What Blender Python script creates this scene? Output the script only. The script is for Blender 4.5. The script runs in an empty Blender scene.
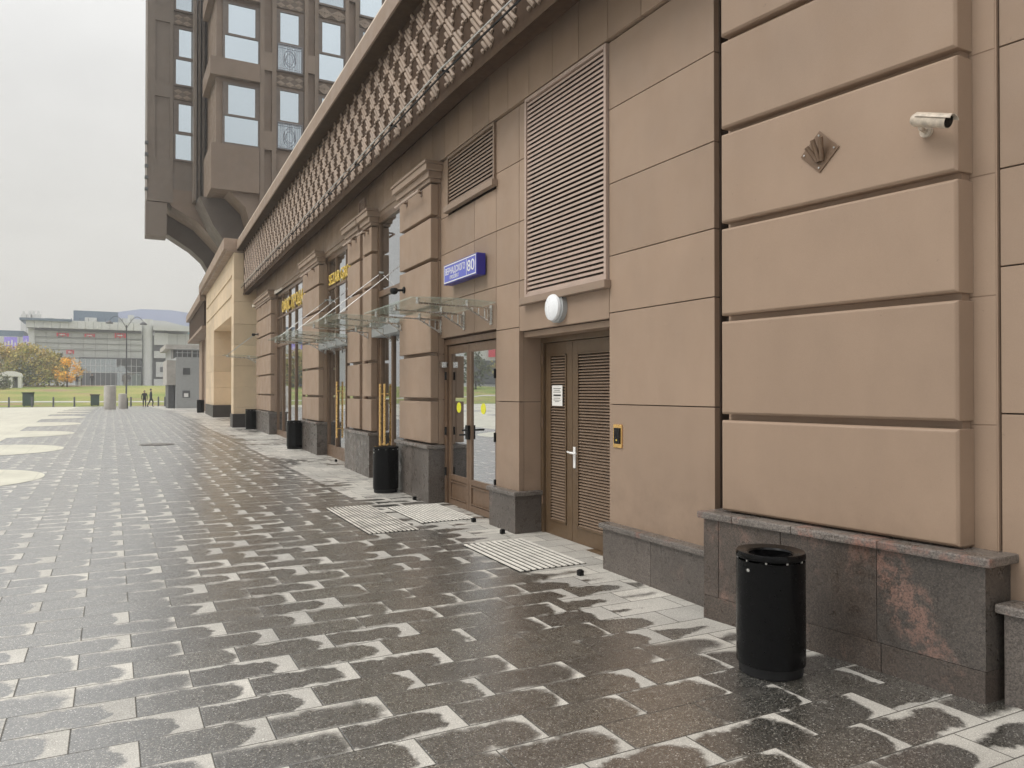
import bpy, bmesh, math, random
from mathutils import Vector, Matrix
random.seed(7)
sc = bpy.context.scene
COL = sc.collection
R = math.radians
# ------------------------------------------------------------------ survey helpers
F0, YH, HC = 752.0, 391.0, 1.6
AZ = math.atan((512 - 111) / F0)
ca, sa = math.cos(AZ), math.sin(AZ)

def at(px, py, Y):
    """surveyed point of the photograph on the plane at distance Y"""
    a = (px - 512) / F0; b = (YH - py) / F0
    dx, dy = ca * a + sa, ca - sa * a
    t = Y / dy
    return dx * t, HC + b * t

def bend(s, d, z):
    """s along the facade, d out of the wall towards the plaza"""
    x = 3.95 - d
    if s > 8: x += .035 * (s - 8)
    if s < 4.2: x += .13 * (4.2 - s)
    return (x, s, z)

GP = [(-40, 0), (4, 0), (24, .25), (42, .45), (55, .36), (80, .12), (84, .1), (92, .5), (125, 2.4), (400, 2.6)]
def gz(y):
    for (a, za), (b, zb) in zip(GP, GP[1:]):
        if y <= b:
            t = (y - a) / (b - a)
            return za + (zb - za) * t
    return GP[-1][1]

# ------------------------------------------------------------------ materials
def mat(name):
    m = bpy.data.materials.new(name); m.use_nodes = True
    nt = m.node_tree; nt.nodes.clear()
    o = nt.nodes.new('ShaderNodeOutputMaterial')
    b = nt.nodes.new('ShaderNodeBsdfPrincipled')
    nt.links.new(b.outputs[0], o.inputs[0])
    return m, nt, b

class N:
    """tiny node-expression helper"""
    def __init__(s, nt): s.nt = nt
    def n(s, t, **k):
        x = s.nt.nodes.new(t)
        for a, b in k.items(): setattr(x, a, b)
        return x
    def put(s, sock, v):
        if hasattr(v, 'links') or isinstance(v, bpy.types.NodeSocket): s.nt.links.new(v, sock)
        else:
            if isinstance(v, (tuple, list)) and len(v) == 3 and sock.type == 'RGBA': v = (*v, 1)
            sock.default_value = v
    def m(s, op, a, b=0.0, c=None):
        x = s.n('ShaderNodeMath', operation=op)
        s.put(x.inputs[0], a); s.put(x.inputs[1], b)
        if c is not None: s.put(x.inputs[2], c)
        return x.outputs[0]
    def mix(s, f, a, b):
        x = s.n('ShaderNodeMix', data_type='RGBA')
        s.put(x.inputs[0], f); s.put(x.inputs[6], a); s.put(x.inputs[7], b)
        return x.outputs[2]
    def mul(s, a, b, f=1.0):
        x = s.n('ShaderNodeMix', data_type='RGBA', blend_type='MULTIPLY')
        s.put(x.inputs[0], f); s.put(x.inputs[6], a); s.put(x.inputs[7], b)
        return x.outputs[2]
    def ss(s, v, lo, hi, a=0.0, b=1.0):
        x = s.n('ShaderNodeMapRange', interpolation_type='SMOOTHSTEP')
        for i, q in enumerate((v, lo, hi, a, b)): s.put(x.inputs[i], q)
        return x.outputs[0]
    def pos(s): return s.n('ShaderNodeNewGeometry').outputs['Position']
    def xyz(s, v):
        x = s.n('ShaderNodeSeparateXYZ'); s.put(x.inputs[0], v); return x.outputs
    def vec(s, a, b, c):
        x = s.n('ShaderNodeCombineXYZ')
        for i, q in enumerate((a, b, c)): s.put(x.inputs[i], q)
        return x.outputs[0]
    def scale(s, v, k):
        x = s.n('ShaderNodeVectorMath', operation='MULTIPLY'); s.put(x.inputs[0], v); x.inputs[1].default_value = k
        return x.outputs[0]
    def noise(s, v, sc_, det=3.0, rough=.55, col=False):
        x = s.n('ShaderNodeTexNoise'); s.put(x.inputs['Vector'], v)
        x.inputs['Scale'].default_value = sc_; x.inputs['Detail'].default_value = det; x.inputs['Roughness'].default_value = rough
        return x.outputs['Color' if col else 'Fac']
    def bump(s, h, strength, dist, nrm=None):
        x = s.n('ShaderNodeBump'); x.inputs['Strength'].default_value = strength; x.inputs['Distance'].default_value = dist
        s.put(x.inputs['Height'], h)
        if nrm is not None: s.put(x.inputs['Normal'], nrm)
        return x.outputs[0]
    def island(s): return s.n('ShaderNodeNewGeometry').outputs['Random Per Island']

def simple(name, col, rough=.6, metal=0.0, var=.12, nscale=6.0, bump=.0, bs=80, isl=0.0, emit=None, es=1.0, spec=None):
    m, nt, b = mat(name); n = N(nt)
    p = n.pos()
    v = n.ss(n.noise(p, nscale, 4), .3, .7, 1 - var, 1 + var)
    if isl: v = n.m('MULTIPLY', v, n.ss(n.island(), 0, 1, 1 - isl, 1 + isl))
    x = n.n('ShaderNodeVectorMath', operation='SCALE'); x.inputs[0].default_value = col; n.put(x.inputs['Scale'], v)
    nt.links.new(x.outputs[0], b.inputs['Base Color'])
    b.inputs['Metallic'].default_value = metal
    n.put(b.inputs['Roughness'], n.ss(n.noise(p, nscale * 3, 3), .3, .7, max(rough - .08, .02), rough + .08))
    if bump: n.put(b.inputs['Normal'], n.bump(n.noise(p, bs, 3), bump, .004))
    if spec is not None: b.inputs['Specular IOR Level'].default_value = spec
    if emit: b.inputs['Emission Color'].default_value = (*emit, 1); b.inputs['Emission Strength'].default_value = es
    return m

def plaster(name, col, grain=1.0, isl=.08, rough=.62):
    """fibre-cement / fine plaster cladding with blotches, drips and scuffs"""
    m, nt, b = mat(name); n = N(nt); p = n.pos()
    big = n.ss(n.noise(p, .9, 4), .3, .7, .93, 1.06)
    drip = n.ss(n.noise(n.scale(p, (2.2, 2.2, .8)), 1.6, 6, .65), .35, .75, 1.02, .96)
    fine = n.ss(n.noise(p, 260, 2), .3, .7, 1 - .05 * grain, 1 + .05 * grain)
    pit = n.ss(n.noise(p, 26, 3, .6), .70, .76, 1.0, .80)
    pz = n.xyz(p)[2]
    splash = n.m('MULTIPLY', n.ss(pz, 1.25, .5, 0, 1), n.ss(n.noise(p, 5, 5, .7), .35, .7))
    pit = n.m('MULTIPLY', pit, n.m('SUBTRACT', 1.0, n.m('MULTIPLY', splash, .16)))
    scuff = n.ss(n.noise(n.scale(p, (1, 1, 1.8)), 3.4, 7, .75), .66, .74, 1.0, 1.07)
    pit = n.m('MULTIPLY', pit, scuff)
    v = n.m('MULTIPLY', n.m('MULTIPLY', big, drip), n.m('MULTIPLY', fine, pit))
    v = n.m('MULTIPLY', v, n.ss(n.island(), 0, 1, 1 - isl, 1 + isl))
    x = n.n('ShaderNodeVectorMath', operation='SCALE'); x.inputs[0].default_value = col; n.put(x.inputs['Scale'], v)
    nt.links.new(x.outputs[0], b.inputs['Base Color'])
    n.put(b.inputs['Roughness'], n.ss(n.noise(p, 3, 4), .3, .7, rough - .1, rough + .1))
    n.put(b.inputs['Normal'], n.bump(n.noise(p, 190, 3), .12, .003))
    return m

def granite(name, base, dark, red, redamt, rough=.3, vein=False):
    m, nt, b = mat(name); n = N(nt); p = n.pos()
    sp = n.noise(p, 95, 3, .7)
    sp2 = n.noise(p, 240, 2, .6)
    c = n.mix(n.ss(sp, .38, .62), dark, base)
    c = n.mix(n.ss(sp2, .62, .72, 0, .5), c, (.42, .38, .35))
    warp = n.noise(n.scale(p, (1, 1.6, 1.1)), 2.1, 6, .68)
    if vein:
        X_, Y_, Z_ = n.xyz(p)[:3]
        off = n.m('SUBTRACT', n.m('SUBTRACT', Y_, 2.66), n.m('MULTIPLY', n.m('SUBTRACT', Z_, .45), .55))
        off = n.m('ADD', off, n.m('MULTIPLY', n.m('SUBTRACT', n.noise(p, 4.5, 6, .65), .5), .45))
        vm = n.ss(n.m('ABSOLUTE', off), .0, .24, 1, 0)
        vm = n.m('MULTIPLY', vm, n.ss(n.noise(p, 11, 6, .75), .38, .62, .15, 1))
        warp = n.m('ADD', n.m('MULTIPLY', vm, .24), .40)
    r = n.m('MULTIPLY', n.ss(warp, .62 - .22 * redamt, .74 - .18 * redamt), n.ss(sp, .4, .56, .35, 1))
    c = n.mix(r, c, red)
    c = n.mul(c, n.vec(1, 1, 1), 0)
    v = n.ss(n.noise(p, 2.0, 4), .3, .7, .85, 1.15)
    v = n.m('MULTIPLY', v, n.ss(n.island(), 0, 1, .88, 1.12))
    x = n.n('ShaderNodeVectorMath', operation='SCALE'); n.put(x.inputs[0], c); n.put(x.inputs['Scale'], v)
    nt.links.new(x.outputs[0], b.inputs['Base Color'])
    n.put(b.inputs['Roughness'], n.ss(n.noise(p, 9, 4), .3, .7, rough - .08, rough + .22))
    return m

def paving(name, border=False):
    m, nt, b = mat(name); n = N(nt); p = n.pos(); X, Y, Z = n.xyz(p)[:3]
    # long edges run square to the facade; running bond
    w = n.m('DIVIDE', n.m('SUBTRACT', n.m('ADD', Y, n.m('MULTIPLY', X, .02)), 3.035), .2735)
    row = n.m('FLOOR', w); fv = n.m('FRACT', w)
    half = n.m('MULTIPLY', n.m('MODULO', n.m('ADD', row, 4000.0), 2.0), .28)
    u = n.m('DIVIDE', n.m('SUBTRACT', n.m('ADD', X, 56.0 - .12), half), .56)
    colm = n.m('FLOOR', u); fu = n.m('FRACT', u)
    wn = n.n('ShaderNodeTexWhiteNoise', noise_dimensions='2D'); n.put(wn.inputs['Vector'], n.vec(row, colm, 0))
    rnd = wn.outputs['Value']; rx, ry, rz = n.xyz(wn.outputs['Color'])[:3]
    ax = n.m('MULTIPLY', fu, .56); ay = n.m('MULTIPLY', fv, .2735)
    # joint
    jx = n.m('MINIMUM', ax, n.m('SUBTRACT', .56, ax)); jy = n.m('MINIMUM', ay, n.m('SUBTRACT', .2735, ay))
    joint = n.ss(n.m('MINIMUM', jx, jy), .0018, .0058, 1, 0)
    # wet pill: soaked from the left end, drying at the right end
    edge = n.noise(p, 15, 5, .7); low = n.noise(p, .55, 3, .5); mid = n.noise(p, 2.6, 3, .5)
    ex = n.m('MAXIMUM', n.m('SUBTRACT', ax, n.m('ADD', .345, n.m('MULTIPLY', rx, .115))), 0.0)
    cy = n.m('ADD', .128, n.m('MULTIPLY', n.m('SUBTRACT', ry, .5), .03))
    ey = n.m('MULTIPLY', n.m('ABSOLUTE', n.m('SUBTRACT', ay, cy)), .85)
    dist = n.m('SQRT', n.m('ADD', n.m('MULTIPLY', ex, ex), n.m('MULTIPLY', ey, ey)))
    rad = n.m('ADD', .112, n.m('MULTIPLY', n.m('SUBTRACT', low, .5), .10))
    rad = n.m('ADD', rad, n.m('MULTIPLY', n.m('SUBTRACT', mid, .5), .10))
    rad = n.m('ADD', rad, n.m('MULTIPLY', n.m('SUBTRACT', edge, .5), .085))
    # wetter close in front of the camera
    rad = n.m('ADD', rad, n.ss(n.m('ADD', Y, n.m('MULTIPLY', X, -.35)), 4.2, 1.8, 0, .012))
    rad = n.m('ADD', rad, n.m('MULTIPLY', n.ss(X, 1.2, 2.4, 0, .008), n.ss(Y, 5, 3, 0, 1)))
    if border:
        rad = n.m('ADD', rad, n.m('MULTIPLY', n.m('SUBTRACT', low, .52), .5))
        rad = n.m('SUBTRACT', rad, n.ss(X, 3.1, 3.5, .03, .10)); rad = n.m('ADD', rad, n.ss(Y, 4.2, 2.6, 0, .035))
    rad = n.m('ADD', rad, n.m('MULTIPLY', n.m('SUBTRACT', n.m('POWER', rz, 2.5), .28), .05))
    rad = n.m('ADD', rad, n.m('MULTIPLY', n.m('SUBTRACT', n.noise(p, 5.5, 4, .6), .5), .13))
    soft = n.m('ADD', .012, n.m('MULTIPLY', n.m('POWER', rnd, 2.0), .055))
    dry = n.ss(n.m('SUBTRACT', dist, rad), n.m('MULTIPLY', soft, -.5), soft)
    grain = n.noise(p, 165, 3, .85); grain2 = n.noise(p, 90, 3, .7)
    vo = n.n('ShaderNodeTexVoronoi'); vo.inputs['Scale'].default_value = 210; n.put(vo.inputs['Vector'], p)
    vr = n.xyz(vo.outputs['Color'])[0]
    wet_c = n.mix(n.ss(grain, .4, .65), (.008, .0075, .006), (.062, .059, .047))
    wet_c = n.mix(n.ss(vr, .84, .97, 0, .7), wet_c, (.44, .41, .36))
    wet_c = n.mul(wet_c, n.mix(rz, (.8, .8, .79), (1.35, 1.33, 1.26)))
    dry_c = n.mix(n.ss(grain, .35, .65), (.44, .42, .375), (.78, .75, .69))
    dry_c = n.mul(dry_c, n.mix(rnd, (.68, .68, .68), (1.05, 1.04, 1.02)))
    damp = n.ss(n.noise(p, 1.3, 4, .6), .35, .65, .75, 1)
    c = n.mix(n.m('MULTIPLY', dry, damp), wet_c, dry_c)
    c = n.mix(n.ss(n.xyz(vo.outputs['Color'])[1], .965, .99, 0, .8), c, (.75, .73, .68))
    c = n.mul(c, n.mix(n.ss(vr, 0, .6), (.8, .8, .8), (1.0, 1.0, 1.0)))
    c = n.mix(n.m('MULTIPLY', joint, .8), c, (.03, .028, .025))
    n.put(b.inputs['Base Color'], c)
    n.put(b.inputs['Roughness'], n.m('ADD', n.m('ADD', n.m('ADD', .25, n.m('MULTIPLY', vr, .12)), n.m('MULTIPLY', dry, .42)), n.m('MULTIPLY', n.m('SUBTRACT', n.noise(p, 7, 4), .5), .16)))
    n.put(b.inputs['IOR'], n.m('SUBTRACT', n.m('SUBTRACT', 2.6, n.m('MULTIPLY', dry, .8)), n.m('MULTIPLY', joint, .8)))
    n.put(b.inputs['Coat Weight'], n.m('MULTIPLY', n.m('SUBTRACT', 1.0, n.m('MULTIPLY', dry, .75)), n.m('SUBTRACT', 1.0, joint))); b.inputs['Coat IOR'].default_value = 2.75
    b.inputs['Coat Roughness'].default_value = .26
    h = n.m('SUBTRACT', n.m('ADD', n.m('MULTIPLY', grain2, .12), n.m('MULTIPLY', grain, .35)), joint)
    tilt = n.m('MULTIPLY', n.m('ADD', n.m('MULTIPLY', n.m('SUBTRACT', rx, .5), fu), n.m('MULTIPLY', n.m('SUBTRACT', ry, .5), fv)), .6)
    h2 = n.m('ADD', n.m('ADD', h, tilt), n.m('MULTIPLY', n.noise(p, 5, 2), .5))
    nb = n.bump(h2, .45, .004); n.put(b.inputs['Normal'], nb); n.put(b.inputs['Coat Normal'], nb)
    return m

TAUPE = (.302, .214, .152)
M = {}
M['panel'] = plaster('taupe_cladding', TAUPE)
M['block'] = plaster('taupe_stone_block', (.298, .210, .148), isl=.04)
M['core'] = plaster('taupe_pilaster_core', (.28, .195, .138))
M['trim'] = plaster('taupe_trim', (.275, .20, .147))
M['coping'] = simple('pale_coping', (.72, .60, .50), .45)
M['lattice'] = plaster('lattice_rods', (.30, .225, .17), isl=.1)
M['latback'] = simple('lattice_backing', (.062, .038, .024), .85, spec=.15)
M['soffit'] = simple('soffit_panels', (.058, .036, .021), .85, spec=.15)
M['joint'] = simple('dark_joint', (.05, .034, .025), .9, spec=.1)
M['frame'] = simple('brown_metal_frame', (.165, .105, .066), .42, .2, var=.06)
M['doorbrown'] = simple('brown_door_paint', (.12, .076, .041), .4, .1, var=.08)
M['slat'] = simple('louvre_blade', (.45, .345, .285), .45, .1, var=.06)
M['slatdoor'] = simple('door_louvre_blade', (.235, .165, .115), .42, .1, var=.06)
M['gran'] = granite('grey_granite', (.135, .115, .10), (.055, .046, .040), (.17, .125, .105), .2)
M['granp'] = granite('pier_granite', (.098, .076, .062), (.042, .033, .027), (.19, .12, .095), .25)
M['granr'] = granite('red_veined_granite', (.095, .08, .068), (.040, .034, .03), (.235, .14, .11), .9, .28, True)
M['grancap'] = granite('granite_coping', (.20, .175, .155), (.08, .07, .062), (.25, .13, .1), .3, .28)
M['sand'] = plaster('sandstone_cladding', (.60, .47, .32))
M['sanddark'] = simple('dark_stone_base', (.03, .026, .024), .4)
M['black'] = simple('black_gloss_paint', (.002, .002, .0022), .2, var=.1, nscale=20, spec=.14)
M['blackm'] = simple('black_matt', (.006, .006, .0065), .5, spec=.25)
M['steel'] = simple('steel', (.62, .61, .59), .28, 1.0, var=.08)
M['grate'] = simple('pale_grating_bars', (.70, .67, .61), .5, .0, var=.12, nscale=9)
M['wet_slot'] = simple('grating_slot', (.02, .018, .015), .95, spec=.05)
M['gold'] = simple('brass', (.85, .55, .22), .3, 1.0, var=.05)
M['goldlet'] = simple('gilded_letter', (.92, .66, .12), .3, .4, var=.04)
M['white'] = simple('white_plastic', (.8, .79, .77), .4, var=.04)
M['opal'] = simple('opal_diffuser', (.82, .84, .86), .3, var=.03)
M['blue'] = simple('blue_sign_enamel', (.10, .12, .50), .35, var=.06)
M['blueside'] = simple('blue_sign_side', (.03, .025, .26), .35, var=.06)
M['yellow'] = simple('yellow_sticker', (.80, .78, .04), .5, var=.04)
M['paper'] = simple('paper', (.78, .76, .72), .7, var=.03)
M['ink'] = simple('print', (.03, .03, .03), .7)
M['concrete'] = simple('pale_concrete', (.42, .40, .37), .8, var=.12, nscale=2, bump=.3)
M['greycl'] = simple('grey_cladding', (.36, .37, .37), .6, var=.05)
M['mallwall'] = simple('mall_panels', (.47, .48, .46), .6, var=.05, nscale=.3, isl=.05)
M['mallwhite'] = simple('mall_white', (.58, .59, .57), .6, var=.06, nscale=.3)
M['malldark'] = simple('mall_dark', (.10, .105, .11), .5)
M['mallroof'] = simple('mall_blue_roof', (.14, .19, .25), .5)
M['lilac'] = simple('lilac_roof', (.40, .44, .58), .5)
M['teal'] = simple('teal_glazing', (.28, .50, .52), .2)
M['red'] = simple('red_sign', (.75, .07, .10), .5)
M['rail'] = simple('railing_metal', (.22, .23, .26), .4, .3)
M['greenbox'] = simple('dark_green_box', (.035, .07, .055), .5)
M['bark'] = simple('bark', (.06, .045, .035), .9, var=.3)
M['cloth'] = simple('dark_cloth', (.018, .018, .022), .9)
M['cloth2'] = simple('navy_cloth', (.03, .035, .05), .9)
M['skin'] = simple('skin', (.45, .28, .2), .6)
M['hair'] = simple('dark_hair', (.02, .015, .012), .7)
M['interior'] = simple('interior_wall', (.66, .60, .52), .8)
M['intfloor'] = simple('interior_floor', (.25, .22, .19), .3)
M['curtain'] = simple('pale_roller_blind', (.62, .52, .48), .8)
M['screenb'] = simple('blue_screen', (.05, .03, .3), .3, emit=(.16, .12, 1), es=2.2)
M['screeng'] = simple('green_screen', (.05, .3, .1), .3, emit=(.15, .9, .4), es=1.1)
M['warm'] = simple('warm_fill_light', (.8, .7, .5), .4, emit=(1, .9, .72), es=30)  # glow of the fill panels added inside the rooms
M['led'] = simple('led_panel', (.2, .15, .5), .4, emit=(.45, .38, .9), es=.3)

def leafmat(name, c1, c2):
    m, nt, b = mat(name); n = N(nt)
    r = n.island()
    c = n.mix(n.ss(n.noise(n.pos(), .9, 3), .35, .65), c1, c2)
    x = n.n('ShaderNodeVectorMath', operation='SCALE'); n.put(x.inputs[0], c); n.put(x.inputs['Scale'], n.ss(r, 0, 1, .6, 1.35))
    nt.links.new(x.outputs[0], b.inputs['Base Color']); b.inputs['Roughness'].default_value = .8
    return m
M['leaf_olive'] = leafmat('olive_leaves', (.26, .28, .08), (.44, .33, .10))
M['leaf_yellow'] = leafmat('yellowing_leaves', (.46, .40, .11), (.52, .36, .12))
M['leaf_orange'] = leafmat('orange_leaves', (.85, .40, .04), (.80, .52, .08))
M['leaf_dark'] = leafmat('dark_leaves', (.09, .12, .06), (.14, .14, .07))

def glass(name, tint=(.75, .82, .80), refl=.5, rough=.01, alpha=.55, gc=(.95, .97, 1)):
    """window pane: mirror-like reflection over a partly clear tinted sheet"""
    m = bpy.data.materials.new(name); m.use_nodes = True; nt = m.node_tree; nt.nodes.clear(); n = N(nt)
    o = n.n('ShaderNodeOutputMaterial')
    g = n.n('ShaderNodeBsdfGlossy'); g.inputs['Color'].default_value = (*gc, 1); g.inputs['Roughness'].default_value = rough
    t = n.n('ShaderNodeBsdfTransparent'); t.inputs['Color'].default_value = (*tint, 1)
    fr = n.n('ShaderNodeFresnel'); fr.inputs['IOR'].default_value = 1.5
    f = n.m('MINIMUM', n.m('ADD', n.m('MULTIPLY', fr.outputs[0], 1.2), refl), 1.0)
    n.put(g.inputs['Normal'], n.bump(n.noise(n.pos(), 1.1, 1), .05, .02))
    mx = n.n('ShaderNodeMixShader'); n.put(mx.inputs[0], f)
    nt.links.new(t.outputs[0], mx.inputs[1]); nt.links.new(g.outputs[0], mx.inputs[2])
    nt.links.new(mx.outputs[0], o.inputs[0])
    return m
M['glass'] = glass('window_glass', (.7, .76, .73), .30)
M['glassdoor'] = glass('door_glass', (.6, .64, .6), .62)
M['towerglass'] = glass('tower_glass', (.2, .25, .3), .72)
m, nt, b = mat('canopy_glass'); n = N(nt)
b.inputs['Base Color'].default_value = (.42, .52, .44, 1); b.inputs['Roughness'].default_value = .12; b.inputs['Alpha'].default_value = .34
M['canglass'] = m
for i_, (tn, rf) in enumerate((((.2, .25, .3), .62), ((.3, .3, .3), .8), ((.15, .2, .25), .9))): M['tglass%d' % i_] = glass('tower_glass', tn, rf, gc=(.70, .79, .86))
M['mallglass'] = glass('mall_curtain_glass', (.45, .62, .62), .35)

M['pave'] = paving('wet_dark_paving')
M['paveb'] = paving('pale_border_paving', True)

# ------------------------------------------------------------------ mesh builder
BREAKS = (4.2, 8.0)
class MB:
    def __init__(s): s.v = []; s.f = []
    def add(s, vs, fs):
        o = len(s.v); s.v += [tuple(p) for p in vs]; s.f += [[i + o for i in f] for f in fs]; return s
    def box(s, x0, x1, y0, y1, z0, z1):
        x0, x1 = sorted((x0, x1)); y0, y1 = sorted((y0, y1)); z0, z1 = sorted((z0, z1))
        return s.add([(x0, y0, z0), (x1, y0, z0), (x1, y1, z0), (x0, y1, z0), (x0, y0, z1), (x1, y0, z1), (x1, y1, z1), (x0, y1, z1)],
                     [(0, 3, 2, 1), (4, 5, 6, 7), (0, 1, 5, 4), (1, 2, 6, 5), (2, 3, 7, 6), (3, 0, 4, 7)])
    def b(s, s0, s1, d0, d1, z0, z1):
        """box in facade coordinates; follows the bends as one closed solid"""
        s0, s1 = sorted((s0, s1)); d0, d1 = sorted((d0, d1)); z0, z1 = sorted((z0, z1))
        st = [s0] + [q for q in BREAKS if s0 + .02 < q < s1 - .02] + [s1]
        vs = []; fs = []
        for q in st: vs += [bend(q, d1, z0), bend(q, d0, z0), bend(q, d0, z1), bend(q, d1, z1)]
        for i in range(len(st) - 1):
            a = i * 4; c = a + 4
            for k in range(4): fs.append((a + k, c + k, c + (k + 1) % 4, a + (k + 1) % 4))
        fs.append((0, 1, 2, 3)); e = (len(st) - 1) * 4; fs.append((e + 3, e + 2, e + 1, e))
        return s.add(vs, fs)
    def prism(s, pts, y0, y1):
        """polygon in x,z pushed along y"""
        n = len(pts)
        vs = [(x, y0, z) for x, z in pts] + [(x, y1, z) for x, z in pts]
        fs = [tuple(range(n)), tuple(range(2 * n - 1, n - 1, -1))] + [(i + n, (i + 1) % n + n, (i + 1) % n, i) for i in range(n)]
        return s.add(vs, fs)
    def tube(s, p0, p1, r, n=8, r1=None):
        p0 = Vector(p0); p1 = Vector(p1); d = (p1 - p0).normalized(); r1 = r if r1 is None else r1
        u = d.orthogonal().normalized(); w = d.cross(u)
        vs = [tuple(p0 + (u * math.cos(t) + w * math.sin(t)) * r) for t in [2 * math.pi * i / n for i in range(n)]]
        vs += [tuple(p1 + (u * math.cos(t) + w * math.sin(t)) * r1) for t in [2 * math.pi * i / n for i in range(n)]]
        fs = [tuple(range(n - 1, -1, -1)), tuple(range(n, 2 * n))] + [(i, (i + 1) % n, (i + 1) % n + n, i + n) for i in range(n)]
        return s.add(vs, fs)
    def lathe(s, c, prof, n=32, axis='z'):
        """closed revolve of (radius, height) profile about a vertical or -x axis"""
        vs = []; m = len(prof)
        for i in range(n):
            t = 2 * math.pi * i / n
            for r, h in prof:
                if axis == 'z': vs.append((c[0] + r * math.cos(t), c[1] + r * math.sin(t), c[2] + h))
                else: vs.append((c[0] - h, c[1] + r * math.cos(t), c[2] + r * math.sin(t)))
        fs = []
        for i in range(n):
            j = (i + 1) % n
            for k in range(m - 1): fs.append((i * m + k, j * m + k, j * m + k + 1, i * m + k + 1))
        return s.add(vs, fs)
    def build(s, name, m, parent=None, bevel=0, smooth=False):
        me = bpy.data.meshes.new(name)
        xs = [p[0] for p in s.v]; ys = [p[1] for p in s.v]; zs = [p[2] for p in s.v]
        c = Vector(((min(xs) + max(xs)) / 2, (min(ys) + max(ys)) / 2, min(zs)))
        me.from_pydata([tuple(Vector(p) - c) for p in s.v], [], s.f)
        bm = bmesh.new(); bm.from_mesh(me)
        bmesh.ops.recalc_face_normals(bm, faces=bm.faces)
        if bevel: bmesh.ops.bevel(bm, geom=list(bm.edges), offset=bevel, segments=2, profile=.6, affect='EDGES', clamp_overlap=True)
        bm.to_mesh(me); bm.free()
        if smooth:
            for p in me.polygons: p.use_smooth = True
        me.materials.append(M[m] if isinstance(m, str) else m)
        o = bpy.data.objects.new(name, me); COL.objects.link(o)
        wp = Vector((0, 0, 0))
        q = parent
        while q is not None: wp += q.location; q = q.parent
        o.location = c - wp; o.parent = parent
        if smooth:
            try: me.set_sharp_from_angle(angle=R(35))
            except Exception: pass
        return o

def tag(o, label=None, cat=None, group=None, kind=None):
    if label: o['label'] = label
    if cat: o['category'] = cat
    if group: o['group'] = group
    if kind: o['kind'] = kind
    return o
def thing(name, label, cat, loc, group=None):
    o = bpy.data.objects.new(name, None); COL.objects.link(o); o.location = loc; o.empty_display_size = .2
    return tag(o, label, cat, group)
def copy_tree(o, parent=None):
    c = o.copy(); COL.objects.link(c); c.parent = parent
    for ch in list(o.children): copy_tree(ch, c)
    return c
def text_mb(txt, size, depth, width=None):
    cu = bpy.data.curves.new('lettering', 'FONT'); cu.body = txt; cu.size = size; cu.extrude = depth / 2
    cu.align_x = 'LEFT'
    o = bpy.data.objects.new('lettering', cu); COL.objects.link(o)
    bpy.context.view_layer.update()
    me = bpy.data.meshes.new_from_object(o.evaluated_get(bpy.context.evaluated_depsgraph_get()))
    mb = MB(); vs = [tuple(v.co) for v in me.vertices]
    x0 = min(v[0] for v in vs); x1 = max(v[0] for v in vs)
    k = width / (x1 - x0) if width else 1
    y0 = min(v[1] for v in vs)
    mb.add([((v[0] - x0) * k, v[1], v[2]) for v in vs], [tuple(p.vertices) for p in me.polygons])
    bpy.data.objects.remove(o); bpy.data.curves.remove(cu); bpy.data.meshes.remove(me)
    return mb
def on_wall(mb, s, d, z):
    """lettering laid on the facade, reading from far (left) to near (right)"""
    mb.v = [bend(s - x, d + t, z + y) for x, y, t in mb.v]
    return mb

# ------------------------------------------------------------------ ground
def sheet(name, x0, x1, y0, y1, dz, m, nx=2, step=4.0):
    mb = MB(); ys = []
    y = y0
    while y < y1: ys.append(y); y += step
    ys.append(y1)
    for k in sorted(set(ys)):
        pass
    nxs = [x0 + (x1 - x0) * i / (nx - 1) for i in range(nx)]
    vs = [(x, y, gz(y) + dz) for y in ys for x in nxs]
    fs = [(j * nx + i, j * nx + i + 1, (j + 1) * nx + i + 1, (j + 1) * nx + i) for j in range(len(ys) - 1) for i in range(nx - 1)]
    mb.add(vs, fs)
    return tag(mb.build(name, m), kind='structure')

m, nt, b = mat('distant_ground'); n = N(nt)
n.put(b.inputs['Base Color'], n.mix(n.noise(n.pos(), .05, 4), (.18, .175, .16), (.26, .25, .23))); b.inputs['Roughness'].default_value = .8
M['base'] = m
sheet('ground', -700, 700, -300, 900, -.05, 'base', step=4)
sheet('plaza_paving', -44, 3.02, -14, 84, 0, 'pave', step=2)
# border strip of paler slabs along the wall
mb = MB()
ys = [-14 + 2 * i for i in range(50)]
for y0, y1 in zip(ys, ys[1:]):
    mb.add([(3.02, y0, gz(y0)), (9, y0, gz(y0)), (9, y1, gz(y1)), (3.02, y1, gz(y1))], [(0, 1, 2, 3)])
tag(mb.build('border_paving', 'paveb'), kind='structure')

# grey rear field of small setts: slightly different stone past the line at y=34
# cream paving with scalloped edge of discs
m, nt, b = mat('cream_paving'); n = N(nt); p = n.pos(); X, Y, Z = n.xyz(p)[:3]
c = n.mix(n.ss(n.noise(p, 1.3, 4), .3, .7), (.52, .50, .41), (.63, .61, .50))
c = n.mul(c, n.mix(n.ss(n.noise(p, 60, 2), .4, .6), (.88, .88, .88), (1, 1, 1)))
fy = n.m('SUBTRACT', n.m('MULTIPLY', n.m('FRACT', n.m('DIVIDE', n.m('SUBTRACT', Y, 15.2 - 1.2), 6.0)), 6.0), 3.0)
gx = n.m('ABSOLUTE', n.m('SUBTRACT', n.m('MULTIPLY', n.m('FRACT', n.m('DIVIDE', n.m('ADD', X, 120.0), 5.2)), 5.2), 2.6))
dd = n.m('SQRT', n.m('ADD', n.m('MULTIPLY', fy, fy), n.m('MULTIPLY', gx, gx)))
spot = n.m('MULTIPLY', n.ss(dd, 1.3, 1.35, 1, 0), n.ss(X, -4.6, -4.5, 1, 0))
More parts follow.
